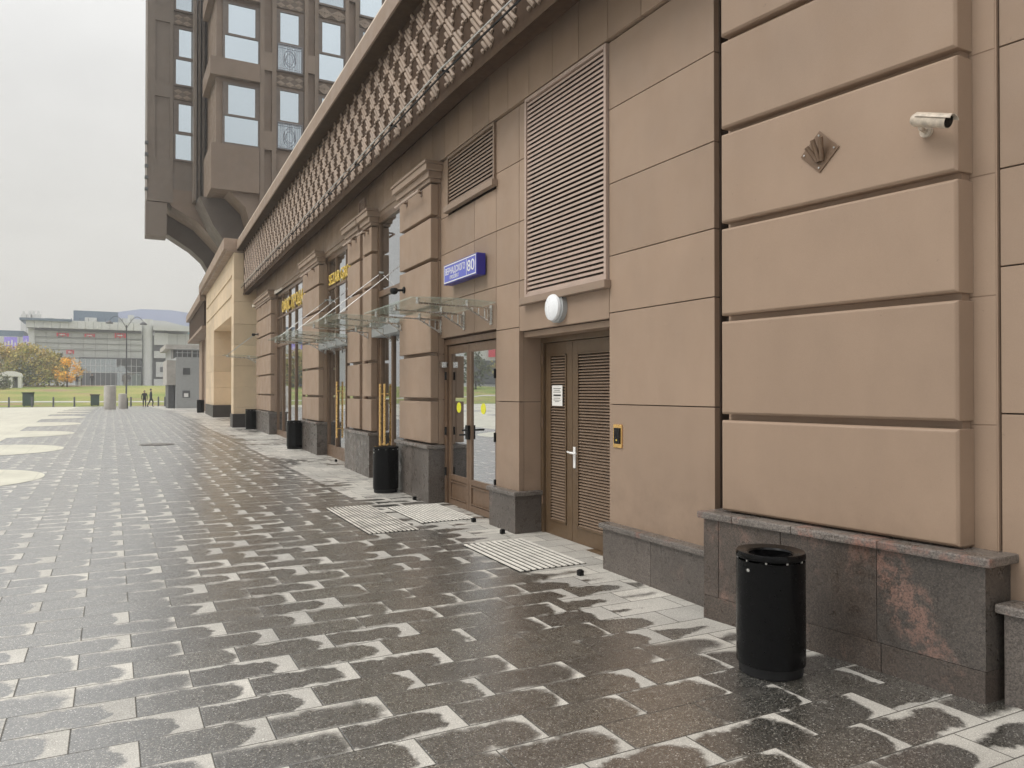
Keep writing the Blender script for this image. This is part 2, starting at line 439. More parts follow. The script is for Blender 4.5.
c = n.mix(spot, c, (.30, .29, .27))
lx = n.m('ABSOLUTE', n.m('SUBTRACT', n.m('FRACT', n.m('DIVIDE', X, .56)), .5)); ly = n.m('ABSOLUTE', n.m('SUBTRACT', n.m('FRACT', n.m('DIVIDE', Y, .2735)), .5))
ln_ = n.m('MAXIMUM', n.ss(lx, .480, .495), n.ss(ly, .462, .49))
c = n.mix(n.m('MULTIPLY', ln_, .45), c, (.2, .19, .15))
stain = n.ss(n.noise(p, .7, 5, .65), .45, .7, 0, .35)
c = n.mix(stain, c, (.36, .34, .27))
n.put(b.inputs['Base Color'], c); b.inputs['Roughness'].default_value = .42
M['cream'] = m
mb = MB()
NY = 120
def cx(y):
    """right-hand edge of the cream field: a row of discs"""
    k = round((y - 15.2) / 6.0); dy = abs(y - (15.2 + 6.0 * k)); r = 1.62
    e = -2.6
    if dy < r: e = -2.62 + math.sqrt(r * r - dy * dy)
    return e
yy = [12.3 + i * .12 for i in range(int(67.5 / .12))]
for y0, y1 in zip(yy, yy[1:]):
    a, c2 = cx(y0), cx(y1)
    if y0 < 20: l0 = l1 = -5.2
    else: l0 = l1 = -43.5
    mb.add([(l0, y0, gz(y0) + .004), (a, y0, gz(y0) + .004), (c2, y1, gz(y1) + .004), (l1, y1, gz(y1) + .004)], [(0, 1, 2, 3)])
tag(mb.build('cream_paving', 'cream'), kind='structure')

# lawn rising behind the plaza with a path
m, nt, b = mat('lawn_grass'); n = N(nt); p = n.pos()
c = n.mix(n.ss(n.noise(p, .12, 5, .6), .35, .65), (.20, .27, .05), (.36, .33, .10))
c = n.mix(n.ss(n.noise(n.scale(p, (.6, 1.6, 1)), .16, 3), .56, .66), c, (.34, .23, .13))
c = n.mul(c, n.mix(n.noise(p, 6, 4), (.6, .6, .6), (1.4, 1.4, 1.4)))
n.put(b.inputs['Base Color'], c); b.inputs['Roughness'].default_value = .9
n.put(b.inputs['Normal'], n.bump(n.noise(p, 3, 5, .8), 1.0, .3))
M['lawn'] = m
sheet('lawn', -160, 60, 83.5, 136, .0, 'lawn', step=2)
mb = MB(); pts = [(-60, 112), (-30, 98), (-16, 93), (-8, 91.5), (0, 90.8), (10, 90.5), (20, 90.5)]
for (xa, ya), (xb, yb) in zip(pts, pts[1:]):
    for k in range(6):
        t0, t1 = k / 6, (k + 1) / 6
        x0, y0, x1, y1 = xa + (xb - xa) * t0, ya + (yb - ya) * t0, xa + (xb - xa) * t1, ya + (yb - ya) * t1
        mb.add([(x0, y0 - .9, gz(y0 - .9) + .02), (x1, y1 - .9, gz(y1 - .9) + .02), (x1, y1 + .9, gz(y1 + .9) + .02), (x0, y0 + .9, gz(y0 + .9) + .02)], [(0, 1, 2, 3)])
tag(mb.build('footpath', 'concrete'), kind='structure')
# lawn on the left side of the square
mb = MB()
for i in range(24):
    y0, y1 = -20 + i * 4.4, -20 + (i + 1) * 4.4
    mb.add([(-160, y0, gz(y0) + 1.2), (-44, y0, gz(y0)), (-44, y1, gz(y1)), (-160, y1, gz(y1) + 1.2)], [(0, 1, 2, 3)])
tag(mb.build('side_lawn', 'lawn'), kind='structure')

# ------------------------------------------------------------------ main building
B = thing('retail_building', 'long taupe shop building with rusticated pillars and woven frieze along the right side', 'building', bend(9, 0, 0))
G = 'shop building'
gap = .004
def panels(mb, s0, s1, z0, z1, zs, ss, d=0.0, th=.06):
    zz = [z0] + [q for q in zs if z0 + .03 < q < z1 - .03] + [z1]
    sg = [s0] + [q for q in ss if s0 + .03 < q < s1 - .03] + [s1]
    for a, c in zip(zz, zz[1:]):
        for e, f in zip(sg, sg[1:]): mb.b(e + gap, f - gap, d - th, d, a + gap, c - gap)
CO = [1.48, 2.30, 2.81, 3.46, 4.13, 4.74]
# structural backing behind cladding (dark joints)
bk = MB()
for s0, s1, z0, z1 in [(4.2, 5.57, -.2, 4.76), (5.57, 7.24, 2.25, 2.55), (7.26, 7.78, -.2, 4.76), (7.8, 9.6, 2.3, 3.98),
                       (9.62, 10.98, .3, 4.6), (12.62, 14.28, .3, 4.6), (16.97, 18.83, .3, 4.6), (24.12, 27.38, .3, 4.6)]:
    bk.b(s0, s1, -.42, -.05, z0, z1)
bk.b(-6, 2.3, -.4, -.02, -.2, 4.76); bk.b(2.3, 4.03, -.4, -.03, -.2, 4.76)
bk.b(4.03, 4.21, -.4, -.14, -.2, 4.76)
bk.b(-6, 28.3, -.42, -.035, 4.76, 6.9)
bk.b(4.2, 28.3, -.42, -.06, 4.6, 4.755)
bk.build('wall_backing', 'joint', B)
def clad(*a, **k):
    w = MB(); panels(w, *a, **k); w.build('wall_cladding', 'panel', B, bevel=.003)
clad(4.21, 5.55, .40, 4.74, CO, [])
clad(5.55, 7.24, 2.25, 2.53, [], [])
clad(7.24, 7.80, .47, 4.74, CO, [])
clad(7.80, 9.60, 2.32, 3.96, CO, [8.42])
clad(-6, 2.30, .46, 4.74, [1.48, 2.26, 2.78, 3.43, 4.10], [-4.4, -2.9, -1.2, .6], d=.035)
# door reveals of the service door
for a in ((5.50, 5.546, -.36, -.064, .0, 2.25), (5.55, 7.24, -.36, -.062, 2.19, 2.248), (7.243, 7.258, -.36, -.064, .0, 1.477), (7.243, 7.258, -.36, -.064, 1.483, 2.30)):
    MB().b(*a).build('door_reveal', 'panel', B)
# upper band of narrow vertical boards and its drip edge
ub = MB(); x = -6.0; js = []
while x < 28.3: js.append(x); x += .48
js.append(28.3)
for a, c in zip(js, js[1:]): ub.b(a + .0035, c - .0035, -.03, .035, 4.755, 5.34)
ub.build('upper_cladding_band', 'panel', B, bevel=.002)

# soffit and frieze box
fr = MB()
# sloping soffit
def soff(s0, s1):
    st = [s0] + [q for q in BREAKS if s0 < q < s1] + [s1]
    vs = []
    for q in st: vs += [bend(q, .0, 5.33), bend(q, .5, 5.04), bend(q, .5, 5.10), bend(q, .0, 5.40)]
    fs = []
    for i in range(len(st) - 1):
        for k in range(4): fs.append((i * 4 + k, i * 4 + 4 + k, i * 4 + 4 + (k + 1) % 4, i * 4 + (k + 1) % 4))
    return vs, fs
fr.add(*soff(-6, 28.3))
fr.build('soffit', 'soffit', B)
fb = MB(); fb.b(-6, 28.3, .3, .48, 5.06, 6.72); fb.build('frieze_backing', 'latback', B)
# woven lattice: clusters of diagonal half-round rods, chained like houndstooth
lt = MB(); q2 = math.sqrt(.5)
def rod(sc_, zc_, ln, r=.0245):
    """one rod in the frieze plane, falling towards the viewer's end"""
    ends = []
    n = 6
    vs = []
    for e in (-1, 1):
        ps = sc_ - e * ln / 2 * q2; pz = zc_ - e * ln / 2 * q2
        for i in range(n):
            t = math.pi * i / (n - 1)
            o = math.cos(t) * r; h = math.sin(t) * r * 1.1
            vs.append(bend(ps - o * q2, .478 + h + .006, pz + o * q2))
    fs = [tuple(range(n)), tuple(range(2 * n - 1, n - 1, -1))] + [(i, i + 1, i + 1 + n, i + n) for i in range(n - 1)] + [(n - 1, 0, n, 2 * n - 1)]
    lt.add(vs, fs)
AV = (-.255, -.262); BV = (.5, 0)
for i in range(-12, 14):
    for j in range(-40, 90):
        s_ = 7.653 + AV[0] * i + BV[0] * j; z_ = 5.721 + AV[1] * i
        if not (-2.5 < s_ < 28.0 and 4.95 < z_ < 6.65): continue
        for k, ln in enumerate((.04, .15, .315, .315, .15, .04)):
            cs, cz = s_ - k * .06 * q2, z_ + k * .06 * q2
            if cz - ln / 2 * q2 < 5.03:
                top = cz + ln / 2 * q2
                if top < 5.1: continue
                nl = (top - 5.03) / q2; d = ln - nl
                cs += d / 2 * q2; cz += d / 2 * q2; ln = nl
            if cz + ln * .36 > 6.66 or cs > 28.2: continue
            rod(cs, cz, ln)
lt.build('woven_frieze', 'lattice', B)
fa = MB(); fa.b(-6, 28.3, .2, .71, 6.64, 6.955); fa.b(-6, 28.3, .713, .73, 6.64, 6.675)
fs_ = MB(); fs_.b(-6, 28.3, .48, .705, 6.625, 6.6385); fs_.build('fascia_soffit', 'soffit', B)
fa.build('parapet_fascia', 'trim', B, bevel=.006)
cp = MB(); cp.b(-6, 28.3, .05, .66, 6.958, 7.07); cp.build('parapet_coping', 'coping', B, bevel=.006)
rd = MB()
for a, c in ((-6, 4.2), (4.2, 8), (8, 12.5), (12.6, 18), (18.1, 24), (24.1, 28.2)):
    rd.tube(bend(a, .60, 5.325), bend(c, .60, 5.325), .011, 6)
rd.build('conduit', 'steel', B)
rd = MB()
for a, c in ((-6, 4.2), (4.2, 8), (8, 12.5), (12.6, 18), (18.1, 24), (24.1, 28.2)):
    rd.tube(bend(a, .575, 5.275), bend(c, .575, 5.275), .013, 6)
for k in range(-2, 28, 2): rd.b(k, k + .012, .49, .60, 5.285, 5.31)
rd.build('conduit_rail', 'blackm', B)
rf = MB(); rf.add([bend(-6, .06, 6.6), bend(4.2, .06, 6.6), bend(28, .06, 6.6), (34, 28, 6.6), (34, -6, 6.6)], [(0, 1, 2, 3, 4)]); rf.build('roof', 'base', B)
ew = MB(); ew.box(5.6, 34, -6.1, -5.8, -.1, 6.9); ew.box(33.8, 34, -6, 28, -.1, 6.9); ew.build('rear_wall', 'panel', B)

# --- pillars
def pillar(name, s0, s1, zg, dcore=.04, dblk=.15, dpl=.19, rows=(.85, 1.48, 2.11, 2.75, 3.40, 4.00, 4.47), capz=(4.47, 4.73), plin='gran', capital=True, halves=None, side=-.12):
    p = MB()
    hs = halves or [(s0, s1)]
    for a, c in hs: p.b(a + .04, c - .04, -.4, dcore, rows[0], capz[1])
    core = p.build('pillar', 'core', B)
    q = MB()
    for a, c in hs:
        for z0, z1 in zip(rows, rows[1:]): q.b(a, c, dcore - .01, dblk, z0 + .025, z1 - .025)
    q.build('rustication', 'block', core, bevel=.012)
    # side cladding of the reveal with joints
    for e0, e1 in ((s0 + .006, s0 + .05), (s1 - .05, s1 - .006)):
        r_ = MB()
        for z0, z1 in zip(rows, rows[1:]): r_.b(e0, e1, -.40, dcore - .012, z0 + .006, z1 - .006)
        r_.build('side_cladding', 'panel', core)
    if capital:
        c_ = MB()
        for a, c in hs:
            c_.b(a - .02, c + .02, 0, dblk + .02, capz[0], capz[0] + .05)
            c_.b(a - .045, c + .045, 0, dblk + .05, capz[0] + .052, capz[0] + .14)
            c_.b(a - .085, c + .085, 0, dblk + .10, capz[0] + .142, capz[1] - .03)
            c_.b(a - .10, c + .10, 0, dblk + .12, capz[1] - .028, capz[1] + .012)
        c_.build('capital', 'trim', core, bevel=.008)
    pl = MB(); L = s1 - s0
    k = max(1, round(L / .8))
    for i in range(k):
        pl.b(s0 - .03 + (L + .06) * i / k + .002, s0 - .03 + (L + .06) * (i + 1) / k - .002, -.3, dpl, -.1, rows[0] - .055)
    pl.build('plinth', plin, core, bevel=.003)
    cc = MB(); cc.b(s0 - .05, s1 + .05, -.3, dpl + .03, rows[0] - .053, rows[0] - .002); cc.build('plinth_cap', 'grancap', core, bevel=.012)
    return core
zr = lambda z: (z, 1.48, 2.11, 2.75, 3.40, 4.00, 4.47)
pillar('G', 9.6, 11.0, 0, rows=zr(.86))
pI = pillar('I', 12.6, 14.3, 0, rows=zr(.88), halves=[(12.6, 13.16), (13.38, 14.3)])
pillar('K', 16.95, 18.85, 0, rows=zr(.90))
pillar('M', 24.1, 27.4, 0, rows=zr(.95))
pb = MB(); pb.b(13.17, 13.37, -.4, .0, .85, 4.75); pb.build('pillar_backing', 'core', B)
dp = MB(); dp.tube(bend(13.27, .07, .9), bend(13.27, .07, 4.78), .05, 12)
for z in (1.3, 2.4, 3.5, 4.5): dp.tube(bend(13.27, .07, z), bend(13.27, .07, z + .04), .06, 12)
dp.build('downpipe', 'core', B, smooth=True)

# --- near pier: big chamfered blocks on a high granite plinth
p = MB(); p.b(2.305, 4.04, -.3, .046, .70, 4.76); pier = p.build('pier', 'core', B)
q = MB(); rz = [.745, 1.417, 2.108, 2.76, 3.425, 4.078, 4.745]
for z0, z1 in zip(rz, rz[1:]):
    # block with generous chamfers, dark groove between
    a, c = 2.42, 3.975; ch = .014; g2 = .021
    vs = []
    for dd_, off in ((.05, 0), (.196 - ch, 0), (.196, ch)):
        for s_, z_ in ((a + off, z0 + g2 + off), (c - off, z0 + g2 + off), (c - off, z1 - g2 - off), (a + off, z1 - g2 - off)):
            vs.append(bend(s_, dd_, z_))
    fs = [(8, 9, 10, 11), (0, 3, 2, 1)]
    for l in (0, 4):
        for k in range(4): fs.append((l + k, l + (k + 1) % 4, l + 4 + (k + 1) % 4, l + 4 + k))
    q.add(vs, fs)
q.build('rustication', 'block', pier, bevel=.005)
q = MB()
for z0, z1 in zip(rz, rz[1:]): q.b(2.312, 4.035, .0, .0495, z0 + .0035, z1 - .0035)
q.build('side_strip', 'block', pier, bevel=.002)
pc = MB()
for z0, z1 in zip(rz, rz[1:]): pc.b(2.44, 3.955, .05, .12, z0 - .03, z0 + .03)
pc.build('groove_infill', 'core', pier)
pl = MB()
for a, c in ((2.824, 3.45), (3.452, 3.94), (3.942, 4.07)): pl.b(a + .0015, c - .0015, -.3, .26, .165, .70)
for a, c in ((3.40, 4.07), (2.80, 3.398), (2.258, 2.798)): pl.b(a + .0015, c - .0015, -.3, .262, -.1, .163)
pl.build('plinth', 'granp', pier, bevel=.003)
pl = MB(); pl.b(2.258, 2.822, -.3, .26, .165, .70); rp = pl.build('plinth_slab', 'granr', pier, bevel=.003); rp['label'] = 'grey slab with a broad pinkish red vein'
cc = MB()
for a, c in ((2.217, 2.80), (2.80, 3.35), (3.35, 3.80), (3.80, 4.10)): cc.b(a + .0012, c - .0012, -.3, .295, .702, .752)
cc.build('plinth_cap', 'grancap', pier, bevel=.012)
# plinths of the flat walls
def plinth(s0, s1, z, d, n_, top=.05, nm='plinth'):
    pl = MB()
    for i in range(n_): pl.b(s0 + (s1 - s0) * i / n_ + .0015, s0 + (s1 - s0) * (i + 1) / n_ - .0015, -.3, d, -.1, z - top - .002)
    o = pl.build(nm, 'gran', B, bevel=.003)
    cc = MB(); cc.b(s0 - .03, s1 + .03, -.3, d + .03, z - top, z); cc.build('plinth_cap', 'grancap', o, bevel=.014)
plinth(4.2, 5.54, .43, .08, 2); plinth(7.22, 7.86, .50, .06, 1)
plinth(-6, 2.222, .51, .17, 8)

# --- louvres
def louvre(s0, s1, z0, z1, n_, fw=.035, sill=True, name='louvre', bm='slat', d=.0):
    f = MB()
    f.b(s0, s0 + fw, -.05, d + .03, z0, z1); f.b(s1 - fw, s1, -.05, d + .03, z0, z1)
    f.b(s0 + fw, s1 - fw, -.05, d + .03, z1 - fw, z1); f.b(s0 + fw, s1 - fw, -.05, d + .03, z0, z0 + fw)
    o = f.build(name, bm, B, bevel=.003)
    bl = MB(); zz = z0 + fw; h = (z1 - z0 - 2 * fw) / n_
    for i in range(n_):
        za = zz + i * h
        vs = [bend(s_, dd_, z_) for s_ in (s0 + fw, s1 - fw) for dd_, z_ in ((-.045, za + h * 1.15), (d + .014, za + h * .56), (d + .014, za + h * .06), (-.045, za + h * .70))]
        bl.add(vs, [(0, 1, 2, 3), (7, 6, 5, 4), (0, 4, 5, 1), (1, 5, 6, 2), (2, 6, 7, 3), (3, 7, 4, 0)])
    bl.build('blades', bm, o)
    bb = MB(); bb.b(s0 + .01, s1 - .01, -.06, -.052, z0 + .01, z1 - .01); bb.build('backing', 'joint', o)
    if sill:
        si = MB(); si.b(s0 - .04, s1 + .04, 0, .075, z0 - .075, z0 - .002); si.build('sill', 'trim', o, bevel=.006)
    return o
louvre(5.56, 7.07, 2.60, 4.74, 44)
# panels beside louvre above door level
clad(7.07, 7.24, 2.53, 4.74, CO, [])
for a in ((5.57, 7.24, -.42, -.07, 2.56, 4.755), (7.81, 9.59, -.42, -.07, 3.985, 4.755)): MB().b(*a).build('wall_backing', 'joint', B)
louvre(7.80, 9.30, 4.06, 4.74, 13, bm='slatdoor')
clad(9.30, 9.6, 3.96, 4.74, [], [])
louvre(13.37, 13.75, 4.80, 5.14, 8, .03, d=.04, sill=False)

# --- service door with louvred leaves
D = MB()
dd0 = -.30
D.b(5.55, 7.24, dd0 - .06, dd0 + .03, 2.13, 2.19); D.b(7.18, 7.24, dd0 - .06, dd0 + .03, 0, 2.13); D.b(5.55, 5.60, dd0 - .06, dd0 + .03, 0, 2.13)
door = D.build('service_door', 'doorbrown', B, bevel=.004); door['label'] = 'brown double service door with louvred leaves'
def leaf(s0, s1, z0, z1, sg, par):
    l = MB(); st = .105
    l.b(s0, s0 + st, dd0 - .04, dd0, z0, z1); l.b(s1 - st, s1, dd0 - .04, dd0, z0, z1)
    l.b(s0 + st, s1 - st, dd0 - .04, dd0, z0, z0 + .16); l.b(s0 + st, s1 - st, dd0 - .04, dd0, z1 - .13, z1)
    a, c, e, f = s0 + st, s1 - st, z0 + .16, z1 - .13; t = .018
    l.b(a, a + t, dd0, dd0 + .012, e, f); l.b(c - t, c, dd0, dd0 + .012, e, f); l.b(a, c, dd0, dd0 + .012, e, e + t); l.b(a, c, dd0, dd0 + .012, f - t, f)
    o = l.build('leaf', 'doorbrown', par, bevel=.003)
    b_ = MB(); n_ = 58; h = (f - e - 2 * t) / n_
    for i in range(n_):
        za = e + t + i * h
        vs = [bend(s_, d_, z_) for s_ in (a + t, c - t) for d_, z_ in ((dd0 - .03, za + h * .95), (dd0 + .004, za + h * .38), (dd0 + .004, za + h * .1), (dd0 - .03, za + h * .7))]
        b_.add(vs, [(0, 1, 2, 3), (7, 6, 5, 4), (0, 4, 5, 1), (1, 5, 6, 2), (2, 6, 7, 3), (3, 7, 4, 0)])
    return o, b_, (a, c, e, f)
for s0, s1 in ((6.635, 7.175), (5.605, 6.63)):
    o, b_, (a, c, e, f) = leaf(s0, s1, .03, 2.125, 0, door)
    b_.build('louvre_blades', 'slatdoor', door)
    k_ = MB(); k_.b(a, c, dd0 - .045, dd0 - .035, e, f); k_.build('leaf_backing', 'joint', door)
h = MB(); h.b(6.56, 6.60, dd0, dd0 + .012, .80, 1.02); h.tube(bend(6.58, dd0, .96), bend(6.58, dd0 + .06, .96), .011)
h.tube(bend(6.58, dd0 + .06, .96), bend(6.47, dd0 + .06, .96), .012); h.tube(bend(6.58, dd0 + .06, .96), bend(6.66, dd0 + .045, .965), .010)
h.build('handle', 'white', door, bevel=.002)
for z in (.35, 1.2, 1.9): MB().tube(bend(7.185, dd0 + .035, z), bend(7.185, dd0 + .035, z + .1), .012).build('hinge', 'frame', door)
th = MB(); th.b(5.5, 7.26, -.36, -.2, -.05, .028); th.build('threshold', 'doorbrown', door)

# --- glazed door pair under the small canopy
FD = -.08
f = MB()
f.b(7.815, 9.6, FD - .06, FD + .03, 2.225, 2.30); f.b(7.815, 7.90, FD - .06, FD + .03, .0, 2.225); f.b(9.50, 9.6, FD - .06, FD + .03, .0, 2.225)
gd = f.build('glass_door', 'frame', B, bevel=.004); gd['label'] = 'brown framed pair of glazed doors with yellow dots'
for s0, s1 in ((7.905, 8.78), (8.79, 9.495)):
    l = MB(); st = .075; zb = .06
    l.b(s0, s0 + st, FD - .04, FD, zb, 2.21); l.b(s1 - st, s1, FD - .04, FD, zb, 2.21)
    l.b(s0 + st, s1 - st, FD - .04, FD, 2.10, 2.21); l.b(s0 + st, s1 - st, FD - .04, FD, .40, .47)
    l.b(s0 + st, s1 - st, FD - .04, FD, zb, .14); l.b(s0 + st + .001, s1 - st - .001, FD - .03, FD - .015, .14, .40)
    l.b(s0 + st, s1 - st, FD, FD + .01, .155, .17); l.b(s0 + st, s1 - st, FD, FD + .01, .37, .385)
    l.build('leaf', 'frame', gd, bevel=.003)
    g_ = MB(); g_.b(s0 + st - .002, s1 - st + .002, FD - .024, FD - .018, .468, 2.102); g_.build('pane', 'glassdoor', gd)
    s_ = MB(); mid = (s0 + s1) / 2 + .02
    s_.lathe(bend(mid, FD - .016, 1.38), [(.001, 0), (.068, 0), (.068, .003), (.001, .003)], 24, 'x'); s_.build('yellow_dot', 'yellow', gd)
hd = MB(); hd.b(8.74, 8.83, FD, FD + .035, .98, 1.16); hd.tube(bend(8.77, FD + .03, 1.1), bend(8.77, FD + .1, 1.1), .013); hd.tube(bend(8.77, FD + .09, 1.1), bend(8.60, FD + .09, 1.11), .012)
hd.tube(bend(8.82, FD + .02, 1.04), bend(8.93, FD + .07, 1.03), .012)
hd.build('handle', 'blackm', gd, bevel=.002)
for z in (.45, 1.0, 1.75):
    for s_ in (9.50, 7.90): MB().tube(bend(s_, FD + .045, z), bend(s_, FD + .045, z + .11), .016).build('hinge', 'blackm', gd)
cl = MB(); cl.b(9.5, 9.62, FD, FD + .1, 1.92, 2.0); cl.build('door_contact', 'steel', gd, bevel=.006)

# --- tall shopfronts between the pillars
def shopfront(s0, s1, mull, tr, D0=-.04, lab=None):
    f = MB(); w_ = .06
    f.b(s0 + .0, s0 + w_, D0 - .08, D0, 0, 4.6); f.b(s1 - w_, s1, D0 - .08, D0, 0, 4.6)
    f.b(s0 + w_, s1 - w_, D0 - .08, D0, 4.50, 4.598)
    for mm in mull: f.b(mm - .03, mm + .03, D0 - .08, D0, .12, 4.5)
    edges = [s0 + w_] + [v for mm in mull for v in (mm - .03, mm + .03)] + [s1 - w_]
    for z, t in tr:
        for a, c in zip(edges[::2], edges[1::2]): f.b(a, c, D0 - .078, D0 - .002, z - t / 2, z + t / 2)
    o = f.build('shopfront', 'frame', B, bevel=.003)
    if lab: o['label'] = lab
    for a, c in zip(edges[::2], edges[1::2]):
        g_ = MB(); g_.b(a, c, D0 - .05, D0 - .04, .12, 4.5); g_.build('pane', 'glass', o)
    return o
so = shopfront(11.0, 12.6, [], [(3.27, .10), (2.62, .16), (.2, .26)], D0=.03, lab='tall glazed entrance with long brass door pulls')
dl = MB()
dl.b(11.08, 12.52, -.04, .025, .10, .36); dl.b(11.77, 11.83, -.04, .025, .36, 2.5); dl.b(12.42, 12.52, -.04, .025, .36, 2.5); dl.b(11.08, 11.16, -.04, .025, .36, 2.5)
dl.build('door_leaf', 'frame', so, bevel=.003)
for s_ in (12.02, 12.28):
    h = MB(); h.tube(bend(s_, .08, .55), bend(s_, .08, 1.72), .02, 10)
    for z in (.7, 1.55): h.tube(bend(s_, .08, z), bend(s_, .02, z), .01, 6)
    h.build('door_pull', 'gold', so, smooth=True)
so = shopfront(14.3, 16.95, [15.2, 16.1], [(3.2, .10), (2.55, .16), (.25, .3)], lab='shopfront below the SEZAR GROUP letters')
h = MB(); h.tube(bend(15.9, -.02, .6), bend(15.9, -.02, 1.8), .02, 10); h.tube(bend(15.9, -.02, .8), bend(15.9, -.11, .8), .01, 6); h.tube(bend(15.9, -.02, 1.6), bend(15.9, -.11, 1.6), .01, 6)
h.build('door_pull', 'gold', so, smooth=True)
shopfront(18.85, 24.1, [19.9, 20.95, 22.0, 23.05], [(3.0, .10), (.25, .3)], lab='wide shopfront below the sales office letters')
shopfront(27.4, 28.3, [], [(3.0, .10), (.25, .3)])
# lintels above the openings
for a, c in ((11.0, 12.6), (14.3, 16.95), (18.85, 24.1), (27.4, 28.3)):
    li = MB(); li.b(a + .003, c - .003, -.4, .02, 4.6, 4.752); li.b(a + .1, c - .1, .02, .05, 4.68, 4.752)
    li.build('lintel', 'trim', B)
# rooms behind the glass
it = MB(); it.add([bend(7.5, -.45, .02), (9.5, 7.5, .02), (9.5, 28.2, .02), bend(28.2, -.45, .02)], [(0, 1, 2, 3)])
it.build('interior_floor', 'intfloor', B)
it = MB(); it.box(9.4, 9.5, 7.4, 28.2, 0, 4.9); it.box(4.55, 9.4, 7.35, 7.45, 0, 4.9); it.box(4.4, 9.4, 10.2, 10.3, 0, 4.9); it.box(4.7, 9.4, 17.8, 17.9, 0, 4.9); it.box(4.9, 9.4, 28.05, 28.15, 0, 4.9)
it.build('interior_wall', 'interior', B)
it = MB(); it.box(4.45, 9.45, 7.4, 28.2, 4.6, 4.7); it.build('interior_ceiling', 'interior', B)
it = MB()
for y in (11, 13, 15, 17, 19.5, 21.5, 23.5, 26):
    for x in (5.6, 7.4): it.box(x, x + .6, y, y + .6, 4.57, 4.59)
it.build('interior_fill_light', 'warm', B)  # unseen ceiling panels, added to brighten the rooms behind the glass
M['fill_sheet'] = simple('pale_fill_sheet', (.74, .78, .74), .8)  # pale sheet added close behind the entrance glass to brighten that pane
for a in ((18.95, 21.9, 2.0, 'curtain'), (14.5, 15.9, 2.6, 'curtain'), (11.1, 12.5, .5, 'fill_sheet')): MB().b(a[0], a[1], -.16, -.15, a[2], 4.5).build('blind_or_fill_sheet', a[3], B)
def screen(s, z, w_, h_, m_, lab):
    t = thing('display_screen', lab, 'screen', bend(s, -.6, z - h_ / 2))
    q = MB(); q.b(s - w_ / 2 - .03, s + w_ / 2 + .03, -.66, -.60, z - h_ / 2 - .03, z + h_ / 2 + .03); q.tube(bend(s, -.63, z + h_ / 2), bend(s, -.63, 4.58), .015); q.build('casing', 'blackm', t)
    q = MB(); q.b(s - w_ / 2, s + w_ / 2, -.598, -.594, z - h_ / 2, z + h_ / 2); q.build('panel', m_, t)
screen(21.4, 3.35, 1.3, .35, 'screenb', 'glowing blue display hanging behind the glass under the sales office letters')
screen(15.3, 2.05, .5, .45, 'screeng', 'glowing green display hanging behind the glass under the SEZAR GROUP letters')

# --- canopies of glass on steel
def canopy(s0, s1, out, zw, zo, nb, lab, tie=None, zt=3.6):
    g_ = MB(); st = 8
    def pt(t, s_): return (s_, .02 + (out - .02) * t, zw + (zo - zw) * t + .015 * math.sin(math.pi * t))
    vs = []
    for s_ in (s0, s1):
        for i in range(st + 1):
            a, d_, z_ = pt(i / st, s_); vs.append(bend(a, d_, z_)); vs.append(bend(a, d_, z_ + .016))
    n2 = 2 * (st + 1); fs = []
    for i in range(st):
        a = 2 * i
        fs += [(a, a + 2, a + 2 + n2, a + n2), (a + 1, a + 1 + n2, a + 3 + n2, a + 3), (a, a + 1, a + 3, a + 2), (a + n2, a + 2 + n2, a + 3 + n2, a + 1 + n2)]
    fs += [(0, n2, n2 + 1, 1), (2 * st, 2 * st + 1, n2 + 2 * st + 1, n2 + 2 * st)]
    g_.add(vs, fs); o = g_.build('canopy', 'canglass', B); o['label'] = lab
    for i in range(nb):
        s_ = s0 + .14 + (s1 - s0 - .28) * i / max(1, nb - 1)
        k = MB(); z0 = zw - .24; e_ = .36
        zA = zw - .05
        k.b(s_ - .03, s_ + .03, .0, .012, z0, zw - .01)
        k.b(s_ - .006, s_ + .006, .012, .05, z0 + .02, zA)
        a = bend(s_, .03, zA); c = bend(s_, e_, zA + .02); e = bend(s_, .03, z0 + .03)
        k.tube(a, c, .010, 6); k.tube(e, c, .010, 6)
        for t in (.18, .42, .66):
            P0 = Vector(a).lerp(Vector(c), t); P1 = Vector(e).lerp(Vector(c), t); k.tube(tuple(P0), tuple(P1), .008, 6)
        zo_ = zw + (zo - zw) * .9
        k.tube(a, bend(s_, out * .9, zo_ - .03), .010, 6)
        for q_ in (.3, .88): k.tube(bend(s_, out * q_, zw + (zo - zw) * q_ + .03), bend(s_, out * q_, zw + (zo - zw) * q_ - .04), .020, 10)
        k.build('bracket', 'steel', o)
    if tie:
        for s_, se in tie:
            k = MB(); P0 = bend(s_, -.02, zt); P1 = bend(se, out * .86, zw + (zo - zw) * .86 + .06)
            k.tube(P0, P1, .007, 6); k.tube(bend(s_, -.1, zt), bend(s_, .03, zt), .022, 8)
            k.b(s_ - .03, s_ + .03, -.1, -.06, zt - .09, zt + .09)
            k.build('tie_rod', 'steel' if s0 < 20 else 'greycl', o)
canopy(7.78, 9.72, 1.05, 2.62, 2.62, 3, 'glass canopy on three pierced brackets below the blue street sign')
canopy(10.75, 12.9, 1.25, 2.66, 2.70, 3, 'glass canopy hung from rods over the entrance with brass pulls', [(12.55, 12.7), (11.15, 11.0)], 3.65)
canopy(14.2, 17.0, 1.25, 2.66, 2.70, 4, 'glass canopy hung from rods below the SEZAR GROUP letters', [(16.88, 16.7), (14.8, 14.5)], 3.65)
canopy(27.5, 28.25, 1.2, 2.8, 2.84, 2, 'small glass canopy hung from rods beside the sandstone porch', [(28.1, 28.0), (27.6, 27.6)], 3.75)
